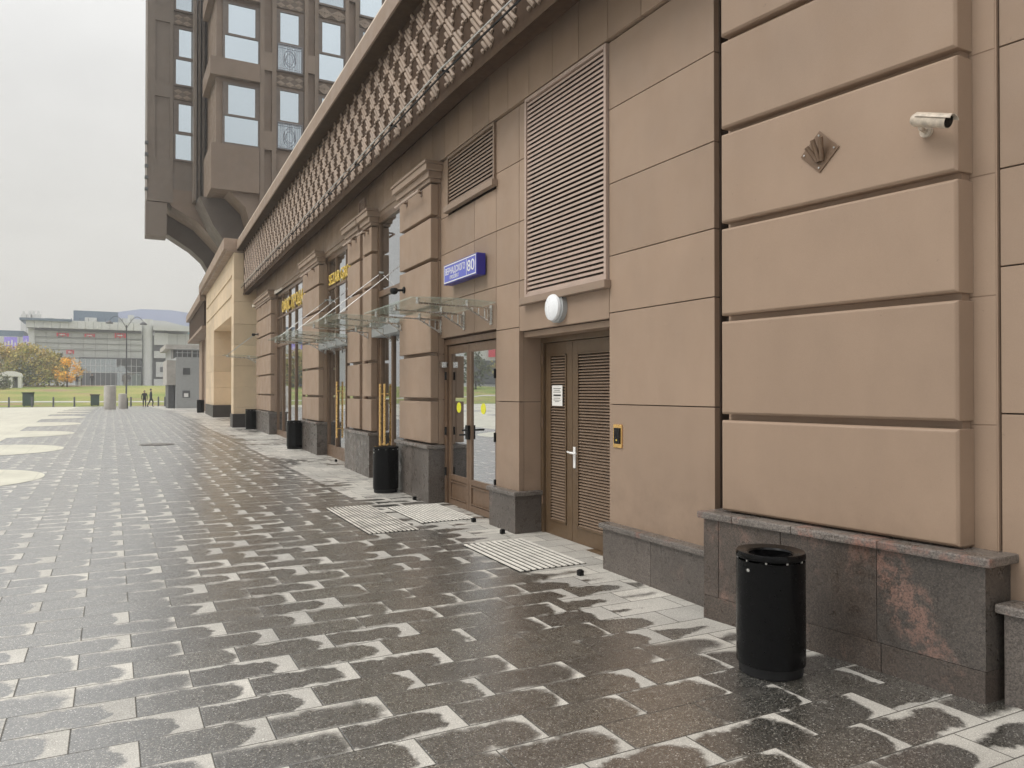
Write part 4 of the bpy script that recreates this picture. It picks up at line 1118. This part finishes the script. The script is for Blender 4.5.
# people near the drums
def person(px, Y, h_, lab, cl, stride=.18, par=None, facing=0):
    x = far(px, Y); z = gz(Y); k = h_ / 1.75
    joints = {'pel': (0, 0, .95, .145), 'sp': (0, .01, 1.15, .14), 'ch': (0, 0, 1.35, .165), 'ne': (0, 0, 1.50, .06),
              'hp': (.10, 0, .90, .10), 'kn': (.11, -stride, .49, .068), 'an': (.11, -stride * .6, .09, .045), 'to': (.12, -stride * .6 - .16, .035, .04),
              'hp2': (-.10, 0, .90, .10), 'kn2': (-.11, stride * .6, .50, .068), 'an2': (-.11, stride * 1.7, .11, .045), 'to2': (-.12, stride * 1.7 - .14, .035, .04),
              'sh': (.20, 0, 1.42, .07), 'el': (.26, .06, 1.13, .048), 'wr': (.26, -.06, .90, .035), 'hd': (.26, -.10, .80, .038),
              'sh2': (-.20, 0, 1.42, .07), 'el2': (-.26, .04, 1.13, .048), 'wr2': (-.26, .0, .88, .035), 'hd2': (-.26, -.03, .79, .038)}
    ed = [('pel', 'sp'), ('sp', 'ch'), ('ch', 'ne'), ('pel', 'hp'), ('hp', 'kn'), ('kn', 'an'), ('an', 'to'), ('pel', 'hp2'), ('hp2', 'kn2'), ('kn2', 'an2'), ('an2', 'to2'),
          ('ch', 'sh'), ('sh', 'el'), ('el', 'wr'), ('wr', 'hd'), ('ch', 'sh2'), ('sh2', 'el2'), ('el2', 'wr2'), ('wr2', 'hd2')]
    ks = list(joints)
    me = bpy.data.meshes.new('p'); me.from_pydata([(joints[q_][0] * k, joints[q_][1] * k, joints[q_][2] * k) for q_ in ks], [(ks.index(a), ks.index(c)) for a, c in ed], [])
    o = bpy.data.objects.new('p', me); COL.objects.link(o)
    md = o.modifiers.new('s', 'SKIN')
    for i, q_ in enumerate(ks): r_ = joints[q_][3] * k; me.skin_vertices[0].data[i].radius = (r_, r_)
    me.skin_vertices[0].data[0].use_root = True
    sb = o.modifiers.new('u', 'SUBSURF'); sb.levels = 1; sb.render_levels = 1
    bpy.context.view_layer.update()
    m2 = bpy.data.meshes.new_from_object(o.evaluated_get(bpy.context.evaluated_depsgraph_get()))
    bpy.data.objects.remove(o)
    t = thing('person', lab, 'person', (x, Y, z), 'people far across the plaza')
    bo = bpy.data.objects.new('body', m2); COL.objects.link(bo); bo.parent = t; m2.materials.clear(); m2.materials.append(M[cl])
    for p_ in m2.polygons: p_.use_smooth = True
    t.rotation_euler.z = facing
    for nm, prof, mm, dy in (('head', [(.001, 1.50), (.05, 1.51), (.075, 1.56), (.085, 1.62), (.082, 1.68), (.06, 1.735), (.001, 1.755)], 'skin', 0), ('hair', [(.088, 1.62), (.093, 1.66), (.085, 1.72), (.055, 1.762), (.001, 1.775)], 'hair', .012)):
        q = MB(); q.lathe((0, dy * k, 0), [(a * k, c * k) for a, c in prof], 16)
        me = bpy.data.meshes.new(nm); me.from_pydata(q.v, [], q.f); me.materials.append(M[mm])
        for p_ in me.polygons: p_.use_smooth = True
        ho = bpy.data.objects.new(nm, me); COL.objects.link(ho); ho.parent = t
person(144.5, 74, 1.45, 'left of two people in dark clothes standing far across the plaza', 'cloth', .04)
person(151, 74, 1.62, 'right of two people in dark clothes walking far across the plaza', 'cloth2', .2, facing=R(90))
# bollards along the lawn
for i, px in enumerate((9, 32, 53.5, 74.5, 131, 158.5, 165, 169)):
    Y = 81; x = far(px, Y); z = gz(Y)
    q = MB(); q.lathe((x, Y, z), [(.001, 0), (.11, 0), (.09, .04), (.075, .06), (.075, .85), (.06, .92), (.001, .95)], 12)
    tag(q.build('bollard', 'malldark', smooth=True), 'slim dark bollard in the row where the plaza meets the lawn', 'bollard', 'bollards along the lawn')
# green boxes
for px, Y, w_, h_, lab in ((28, 84.5, .9, 1.35, 'dark green box on the lawn edge, left of the orange tree'), (95, 84.5, .75, 1.15, 'dark green box on the lawn edge beside the concrete drums')):
    x = far(px, Y); z = gz(Y)
    t = thing('litter_container', lab, 'container', (x, Y, z)); q = MB(); q.box(x - w_ / 2, x + w_ / 2, Y, Y + .7, z + .08, z + h_ - .1); q.build('body', 'greenbox', t, bevel=.04)
    q = MB(); q.box(x - w_ / 2 - .06, x + w_ / 2 + .06, Y - .06, Y + .76, z + h_ - .1, z + h_); q.build('lid', 'blackm', t, bevel=.02)
    q = MB(); [q.box(x + a - .05, x + a + .05, Y + .1, Y + .6, z - .1, z + .08) for a in (-w_ * .35, w_ * .35)]; q.build('leg', 'blackm', t)
# small grey building
Y = 62
def bp(px0, px1, y0, y1, Y): return at(px0, y1, Y)[0], at(px1, y1, Y)[0], at((px0 + px1) / 2, y1, Y)[1], at((px0 + px1) / 2, y0, Y)[1]
t = thing('grey_annex', 'small plain grey annex with two square windows at the end of the plaza', 'building', (far(190, Y), Y, gz(Y)))
x0, x1, z0, z1 = bp(176, 214, 357.5, 406.5, Y)
q = MB(); q.box(x0, x1, Y, Y + 6, gz(Y) - .1, z1); q.box(x0 + .15, x1, Y + .15, Y + 5.8, z1, z1 + .02); q.build('wall', 'greycl', t)
q = MB(); xx = x0 + .1
while xx < x1: q.tube((xx, Y + .15, z1), (xx, Y + .15, z1 + .62), .02, 5); xx += .35
q.tube((x0, Y + .15, z1 + .62), (x1, Y + .15, z1 + .62), .03, 5); q.tube((x0, Y + .15, z1 + .35), (x1, Y + .15, z1 + .35), .02, 5); q.build('railing', 'greycl', t)
for a in ((183, 190, 368, 374.7), (182.5, 190, 390.6, 397.7)):
    X0, X1, Z0, Z1 = bp(*a, Y); q = MB(); q.box(X0, X1, Y - .04, Y + .001, Z0, Z1); wn_ = q.build('window', 'malldark', t)
    if a[2] > 380: q = MB(); q.box(X0 + .1, X1 - .12, Y - .06, Y - .041, Z0 + .05, Z1 - .2); q.build('blind', 'white', wn_)
X0, X1, Z0, Z1 = bp(167, 176, 360, 385, Y); q = MB(); q.box(X0, X1 - .003, Y + .3, Y + 5, Z0, Z1); q.build('side_bay', 'concrete', t)
X0, X1, Z0, Z1 = bp(169, 175, 385, 406, Y); q = MB(); q.box(X0, X1, Y + .8, Y + 4, gz(Y) - .1, Z0 + 2.2); q.build('side_pier', 'malldark', t)
# glazed pavilion behind the annex
Y = 75; t = thing('glass_pavilion', 'dark glazed upper storey standing behind the small grey annex', 'building', (far(190, Y), Y, gz(Y)))
X0, X1, Z0, Z1 = bp(171, 216, 341, 362, Y); q = MB(); q.box(X0, X1, Y, Y + 8, gz(Y), Z1 - .8); q.build('wall', 'greycl', t)
q = MB(); q.box(X0 + .1, X1, Y - .05, Y - .005, Z0, Z1 - .9)
q.build('glazing', 'malldark', t); q = MB(); q.box(X0 - .5, X1, Y - .5, Y + 8.2, Z1 - .8, Z1 - .4)
for k in range(6): q.box(X0 + .1 + k * .8, X0 + .16 + k * .8, Y - .12, Y - .05, Z0, Z1 - .8)
q.build('roof_slab', 'concrete', t)

# ------------------------------------------------------------------ shopping mall
Y = 150
MA = thing('shopping_mall', 'large pale grey shopping mall with small red shop signs filling the left background', 'building', (0, Y, 2.5))
def mp(nm, m_, rects, dep=6, off=0, par=None, tile=None):
    q = MB()
    for px0, px1, y0, y1 in rects:
        x0, x1, z0, z1 = bp(px0, px1, y0, y1, Y)
        if tile:
            nx, nz = tile
            for i in range(nx):
                for j in range(nz): q.box(x0 + (x1 - x0) * i / nx + .02, x0 + (x1 - x0) * (i + 1) / nx - .02, Y + off, Y + off + dep, z0 + (z1 - z0) * j / nz + .02, z0 + (z1 - z0) * (j + 1) / nz - .02)
        else: q.box(x0, x1, Y + off, Y + off + dep, z0, z1)
    return q.build(nm, m_, par or MA)
mp('wall', 'mallwall', [(33, 142, 330, 358)], 20, 0, tile=(9, 3))
mp('wall_core', 'malldark', [(33.5, 203, 334, 392)], 15, .6)
mp('wall', 'mallwhite', [(28, 34.5, 328, 392), (34.6, 79, 358.2, 392)], 10, -.3)
mp('cornice', 'mallwhite', [(26, 141, 321.5, 329.5)], 12, -1.2, tile=(14, 1))
mp('cornice_shadow', 'malldark', [(35, 141, 329.6, 332)], 1, -.6)
mp('flat_roof', 'mallroof', [(20, 72, 319, 321.4)], 14, -1.6)
mp('roof_volume', 'mallroof', [(72, 118, 309, 321)], 20, 4)
q = MB()
P = [at(a, y, Y + 30) for a, y in ((78, 326), (78, 319), (110, 313), (140, 309), (170, 310), (196, 314), (212, 317), (212, 332), (150, 330))]
q.prism(P, Y + 30, Y + 60); q.build('curved_roof', 'lilac', MA)
P = [at(a, y, Y + 12) for a, y in ((90, 330), (95, 322), (120, 318), (165, 321), (185, 326), (215, 336), (215, 345))]
q = MB(); q.prism(P, Y + 12, Y + 28); q.build('curved_roof', 'mallwhite', MA)
mp('teal_band', 'teal', [(183, 215, 325, 330)], 4, 11)
x0, x1, z0, z1 = bp(142, 153, 319, 388, Y)
q = MB(); rr = (x1 - x0) / 2
q.lathe(((x0 + x1) / 2, Y + 1, 0), [(.001, 2), (rr, 2)] + [v for k in range(7) for v in ((rr, 2.3 + (z1 - 2.3) * k / 7 + .3), (rr * .985, 2.3 + (z1 - 2.3) * k / 7 + .33), (rr * .985, 2.3 + (z1 - 2.3) * k / 7 + .4), (rr, 2.3 + (z1 - 2.3) * k / 7 + .43))] + [(rr, z1), (.001, z1)], 32)
q.build('round_tower', 'mallwhite', MA)
mp('side_wall', 'mallwhite', [(154, 168, 333, 345), (154, 168, 351, 358), (156, 168, 362, 377), (154, 166, 379, 388)], 10, .0)
mp('side_wall', 'mallwall', [(168, 203, 334, 388)], 10, .2, tile=(4, 5))
mp('cornice', 'mallwhite', [(153, 190, 326, 331)], 10, -1)
mp('window', 'malldark', [(158, 163, 346, 350.5), (155, 166, 331.5, 333), (160, 163, 367, 372)], .3, -.1)
g_ = mp('curtain_wall', 'mallglass', [(80, 141, 359, 386)], .3, -.1)
mp('mullion', 'mallwhite', [(79.5, 80.3, 358, 388)] + [(80 + k * 5.1, 80.35 + k * 5.1, 359, 387) for k in range(1, 12)] + [(80, 141, 365.8, 366.1), (80, 141, 372.3, 372.7)], .2, -.35)
mp('entrance', 'malldark', [(82, 117, 373, 387)], .2, -.28)
mp('frame_line', 'malldark', [(79, 141.5, 357.8, 358.8)], .6, -.5)
Ys = Y
for a, lab in (((56, 69, 333, 336.5), 'left'), ((84, 95, 333.8, 337), 'middle'), ((114, 126, 333, 338), 'right'), ((66, 74, 350, 354), 'small')):
    x0, x1, z0, z1 = bp(*a, Y)
    t = thing('mall_sign', {'left': 'red and white lettered sign at the left end of the mall wall', 'middle': 'small red sign in the middle of the mall wall', 'right': 'largest red sign, near the round tower of the mall', 'small': 'little red sign low on the mall wall above the autumn trees'}[lab], 'sign', (x0, Y - .2, z0), 'red signs on the mall')
    q = MB(); n_ = 5
    for k in range(n_): q.box(x0 + (x1 - x0) * k / n_ + .05, x0 + (x1 - x0) * (k + .8) / n_, Y - .25, Y - .02, z0 + (.15 if k % 2 else 0), z1)
    q.build('lettering', 'red', t)
    q = MB(); q.box(x0 + (x1 - x0) * .25, x0 + (x1 - x0) * .7, Y - .3, Y - .26, z0 + (z1 - z0) * .35, z0 + (z1 - z0) * .6); q.build('strip', 'white', t)
mp('band_line', 'malldark', [(35, 141, 337.9, 338.2), (35, 141, 343.6, 343.9), (35, 141, 349.9, 350.2)], .1, -.12)
for k in range(9): mp('wall_lamp', 'white', [(38 + k * 11.7, 39.2 + k * 11.7, 327.3, 328.3)], .3, -1.6)
for k in range(12): mp('parapet_post', 'malldark', [(36 + k * 8.6, 36.5 + k * 8.6, 317.5, 321.4)], .3, 1.5)
mp('vent_box', 'mallwhite', [(84, 96, 316.5, 321.5), (128, 134, 314, 321.5), (44, 52, 316.8, 319.2)], 3, 2)
# left wing of the mall with chimneys and LED panels
mp('left_wing', 'mallwhite', [(-60, 27, 334, 392)], 20, 4, tile=(8, 5))
mp('left_roof', 'mallroof', [(-60, 20, 327, 333.5)], 22, 6)
for a in ((4, 17, 337, 349), (23, 28.5, 336, 348)):
    x0, x1, z0, z1 = bp(*a, Y - 10)
    t = thing('led_billboard', 'wide lilac lit billboard over the autumn trees at the left edge' if a[0] == 4 else 'narrow upright lilac lit billboard beside the wide one', 'billboard', (x0, Y - 10, z0))
    q = MB(); q.box(x0, x1, Y - 10.3, Y - 10, z0, z1); q.build('panel', 'led', t)
    q = MB(); [q.tube((x, Y - 9.9, 2.4), (x, Y - 9.9, z1), .15, 6) for x in (x0 + .3, x1 - .3)]; q.build('post', 'malldark', t)
    q = MB()
    for k in range(4): q.box(x0 + (x1 - x0) * (k + .2) / 4, x0 + (x1 - x0) * (k + .65) / 4, Y - 10.36, Y - 10.31, z0 + (z1 - z0) * .3, z0 + (z1 - z0) * (.55 + .1 * (k % 3)))
    q.build('graphic', 'white', t)
for px, lab in ((23, 'leftmost'), (29, 'second from left'), (33, 'third from left'), (38, 'rightmost')):
    YY = 320; x = far(px, YY); z1 = at(px, 314, YY)[1]
    q = MB(); q.box(x - .8, x + .8, YY, YY + 2, 2, z1); q.box(x - .4, x + .4, YY + .5, YY + 1.5, z1 + .002, z1 + 1.2)
    tag(q.build('distant_block', 'mallwhite'), lab + ' of the four faint pale towers on the far skyline', 'building', 'pale towers on the skyline')
t = thing('supermarket', 'low dark building with red sign band beyond the lawn, left of the photo', 'building', (-68, 140, 2.4))
MB().box(-110, -45, 140, 158, 2, 13).build('wall', 'mallwhite', t); MB().box(-105, -50, 139.7, 139.99, 8.5, 11.5).build('sign_band', 'red', t); MB().box(-108, -46, 139.7, 139.99, 3, 7.8).build('glazing', 'malldark', t)
# buildings across the square, left of the picture (mirrored in the glass doors)
for x, y, w_, h_, mm, lab in ((-95, 70, 40, 14, 'mallwall', 'long pale office block across the square to the left'), (-110, 20, 30, 18, 'tw', 'brown block across the square to the left')):
    t = thing('office_block', lab, 'building', (x, y, 1))
    q = MB(); q.box(x - 8, x, y - w_ / 2, y + w_ / 2, .5, h_); q.build('wall', mm, t)
    for k in range(int(h_ / 3.4)):
        q = MB(); q.box(x + .01, x + .1, y - w_ / 2 + 1, y + w_ / 2 - 1, 2 + k * 3.4, 3.6 + k * 3.4); q.build('window_band', 'malldark', t)

# ------------------------------------------------------------------ trees
def tree(px, Y, h_, w_, mm, lab, kind='broadleaf_tree', n_=2600, leaf=.36, seed=1, gr=None, trunk=.08, X=None, YY=None):
    Y = YY or Y
    rnd = random.Random(seed); x = far(px, Y) if X is None else X; z = gz(Y) if X is None or YY else .6
    t = thing(kind, lab, 'tree', (x, Y, z), gr)
    q = MB(); q.tube((x, Y, z - .1), (x + .05, Y, z + h_ * .45), h_ * .028, 8, h_ * .016)
    for k in range(7):
        a = rnd.uniform(0, 6.28); zz = z + h_ * rnd.uniform(.22, .5); L = w_ * rnd.uniform(.3, .45)
        q.tube((x, Y, zz), (x + L * math.cos(a), Y + L * math.sin(a), zz + h_ * rnd.uniform(.15, .35)), h_ * .012, 5, h_ * .004)
    q.build('trunk', 'bark', t)
    q = MB(); cl = []
    for k in range(26):
        a = rnd.uniform(0, 6.28); u = rnd.uniform(-1, 1); r_ = rnd.uniform(.3, 1) ** .6
        hh = z + h_ * (trunk + (1 - trunk) * (.5 + .43 * u)); wv = w_ / 2 * math.sqrt(max(0, 1 - u * u * .85)) * r_ * .85
        cl.append((x + wv * math.cos(a), Y + wv * math.sin(a), hh, w_ * rnd.uniform(.09, .19)))
    for k in range(n_):
        c_ = rnd.choice(cl); d = Vector((rnd.gauss(0, 1), rnd.gauss(0, 1), rnd.gauss(0, .8))); d = d.normalized() * c_[3] * rnd.uniform(.5, 1.1)
        p = Vector(c_[:3]) + d
        a = Vector((rnd.gauss(0, 1), rnd.gauss(0, 1), rnd.gauss(0, 1))).normalized(); b_ = a.orthogonal().normalized()
        c2_ = a.cross(b_); l = leaf * rnd.uniform(.5, 1.1)
        q.add([tuple(p), tuple(p + b_ * l * .5 + c2_ * l * .3), tuple(p + b_ * l), tuple(p + b_ * l * .5 - c2_ * l * .3)], [(0, 1, 2, 3)])
    q.build('crown', mm, t)
gr = 'autumn trees before the mall'
tree(-6, 126, 5.4, 7, 'leaf_yellow', 'yellowing tree cut by the left edge of the photo', seed=3, gr=gr)
tree(9, 124, 4.7, 6.5, 'leaf_olive', 'olive green tree directly under the wide lilac billboard', seed=4, gr=gr)
tree(25, 125, 5.6, 7, 'leaf_yellow', 'tallest yellow olive tree left of the dark bush', seed=5, gr=gr)
tree(38, 124, 5.7, 7, 'leaf_olive', 'broad rusty olive tree in the middle of the autumn group', seed=6, gr=gr)
tree(49, 126, 4.9, 5.2, 'leaf_yellow', 'narrow yellow tree just left of the dark tree', seed=7, gr=gr)
tree(57, 128, 4.8, 3.8, 'leaf_dark', 'dark green tree between the yellow trees and the orange one', seed=8, gr=gr)
tree(67, 121, 3.9, 3.9, 'leaf_orange', 'small bright orange tree standing alone before the mall', seed=9, n_=1300, leaf=.3, gr=gr, trunk=.2)
tree(1, 115, 2.0, 3.0, 'leaf_dark', 'low dark bush at the left edge below the trees', 'bush', n_=700, seed=10, trunk=.02)
tree(20, 122, 2.4, 7.0, 'leaf_dark', 'long low dark hedge bush under the olive trees', 'bush', n_=900, seed=11, trunk=.02)
tree(44, 122, 2.2, 8.0, 'leaf_olive', 'low olive bush under the tallest autumn trees', 'bush', n_=900, seed=12, trunk=.02)
for i in range(6):
    tree(0, 20, 6, 6, 'leaf_dark' if i % 2 else 'leaf_olive', 'autumn tree on the lawn left of the photo', n_=500, leaf=.7, seed=40 + i, X=-30 - i * 8, gr='trees on the lawn', YY=112 + (i % 3) * 5)
for i in range(5):
    tree(0, 22 + i * 14, 7, 6, 'leaf_olive' if i % 2 else 'leaf_yellow', 'street tree along the left side of the square', n_=500, leaf=.7, seed=20 + i, X=-60, gr='street trees along the square')
# white market hut by the trees
Y = 118; x = far(10.5, Y); z = gz(Y)
t = thing('white_kiosk', 'small white arched kiosk below the trees at the left edge', 'kiosk', (x, Y, z))
q = MB(); q.box(x - 1.2, x - .8, Y, Y + 1.5, z, z + 1.5); q.box(x + .8, x + 1.2, Y, Y + 1.5, z, z + 1.5); q.box(x - .2, x + .2, Y, Y + 1.5, z, z + 1.5)
q.prism([(x - 1.3, z + 1.5), (x + 1.3, z + 1.5), (x + 1.1, z + 1.95), (x + .4, z + 2.2), (x - .4, z + 2.2), (x - 1.1, z + 1.95)], Y - .1, Y + 1.6); q.build('frame', 'white', t)
q = MB(); q.box(x - .8, x - .2, Y + 1.3, Y + 1.4, z, z + 1.5); q.box(x + .2, x + .8, Y + 1.3, Y + 1.4, z, z + 1.5); q.build('panel', 'greycl', t)
person(77, 121, 1.7, 'person in dark clothes right beside the orange tree', 'cloth', .1)
person(92, 124, 1.7, 'person in dark clothes in front of the mall entrance', 'cloth', .1)

# ------------------------------------------------------------------ sky and light
wd = bpy.data.worlds.new('World'); sc.world = wd; wd.use_nodes = True
nt = wd.node_tree; nt.nodes.clear(); n = N(nt)
SUN_EL, SUN_AZ = R(50), R(-82)     # azimuth measured from +Y clockwise: soft light over the viewer's left shoulder
out = n.n('ShaderNodeOutputWorld'); bg = n.n('ShaderNodeBackground'); nt.links.new(bg.outputs[0], out.inputs[0])
sky = n.n('ShaderNodeTexSky', sky_type='NISHITA'); sky.sun_disc = False; sky.sun_elevation = SUN_EL; sky.sun_rotation = SUN_AZ; sky.dust_density = 3
tc = n.n('ShaderNodeTexCoord').outputs['Generated']
X_, Y_, Z_ = n.xyz(tc)[:3]
zz = n.m('MAXIMUM', Z_, 0.0)
cl = n.vec(n.m('DIVIDE', X_, n.m('ADD', zz, .22)), n.m('DIVIDE', Y_, n.m('ADD', zz, .22)), 0.0)
c1 = n.ss(n.noise(cl, .65, 6, .58), .3, .7, .89, 1.06)
gr_ = n.m('ADD', .79, n.m('MULTIPLY', n.m('POWER', zz, 2.8), 2.5))
val = n.m('MULTIPLY', n.m('MULTIPLY', gr_, c1), 10.0)
tint = n.mix(n.ss(Z_, .0, .45), (1.0, .97, .89), (.99, .985, .965))
x = n.n('ShaderNodeVectorMath', operation='SCALE'); n.put(x.inputs[0], tint); n.put(x.inputs['Scale'], val)
mixc = n.mix(.94, sky.outputs[0], x.outputs[0])
n.put(bg.inputs['Color'], mixc); bg.inputs['Strength'].default_value = .1
sl = bpy.data.lights.new('sun', 'SUN'); sl.energy = 1.5; sl.angle = R(24); sl.color = (1, .965, .92)
so_ = bpy.data.objects.new('sun', sl); COL.objects.link(so_)
dv = Vector((math.sin(SUN_AZ) * math.cos(SUN_EL), math.cos(SUN_AZ) * math.cos(SUN_EL), math.sin(SUN_EL)))
so_.rotation_euler = dv.to_track_quat('Z', 'Y').to_euler(); so_.location = (-20, -20, 40)

hz = MB(); hz.box(-720, 720, -310, 910, -3, 60)
m = bpy.data.materials.new('haze_air'); m.use_nodes = True; nt2 = m.node_tree; nt2.nodes.clear()
o2 = nt2.nodes.new('ShaderNodeOutputMaterial'); pv = nt2.nodes.new('ShaderNodeVolumePrincipled')
pv.inputs['Color'].default_value = (.93, .93, .92, 1); pv.inputs['Density'].default_value = .0016; pv.inputs['Anisotropy'].default_value = .2
nt2.links.new(pv.outputs[0], o2.inputs['Volume']); M['haze'] = m
tag(hz.build('haze', 'haze'), 'thin pale haze over the square', None, kind='stuff')

# ------------------------------------------------------------------ camera
cd = bpy.data.cameras.new('camera'); cam = bpy.data.objects.new('camera', cd); COL.objects.link(cam); sc.camera = cam
cd.sensor_width = 36; cd.lens = F0 / 1024 * 36; cd.clip_end = 3000; cd.clip_start = .05
cam.location = (0, 0, HC); cam.rotation_euler = (R(90) + math.atan(7 / F0), 0, -AZ)
vs_ = sc.view_settings; vs_.view_transform = 'Standard'; vs_.look = 'None'; vs_.gamma = 1; vs_.exposure = 0; vs_.use_curve_mapping = False
sc.render.engine = 'CYCLES'; sc.render.resolution_x = 1024; sc.render.resolution_y = 768
sc.cycles.max_bounces = 8; sc.cycles.transparent_max_bounces = 12
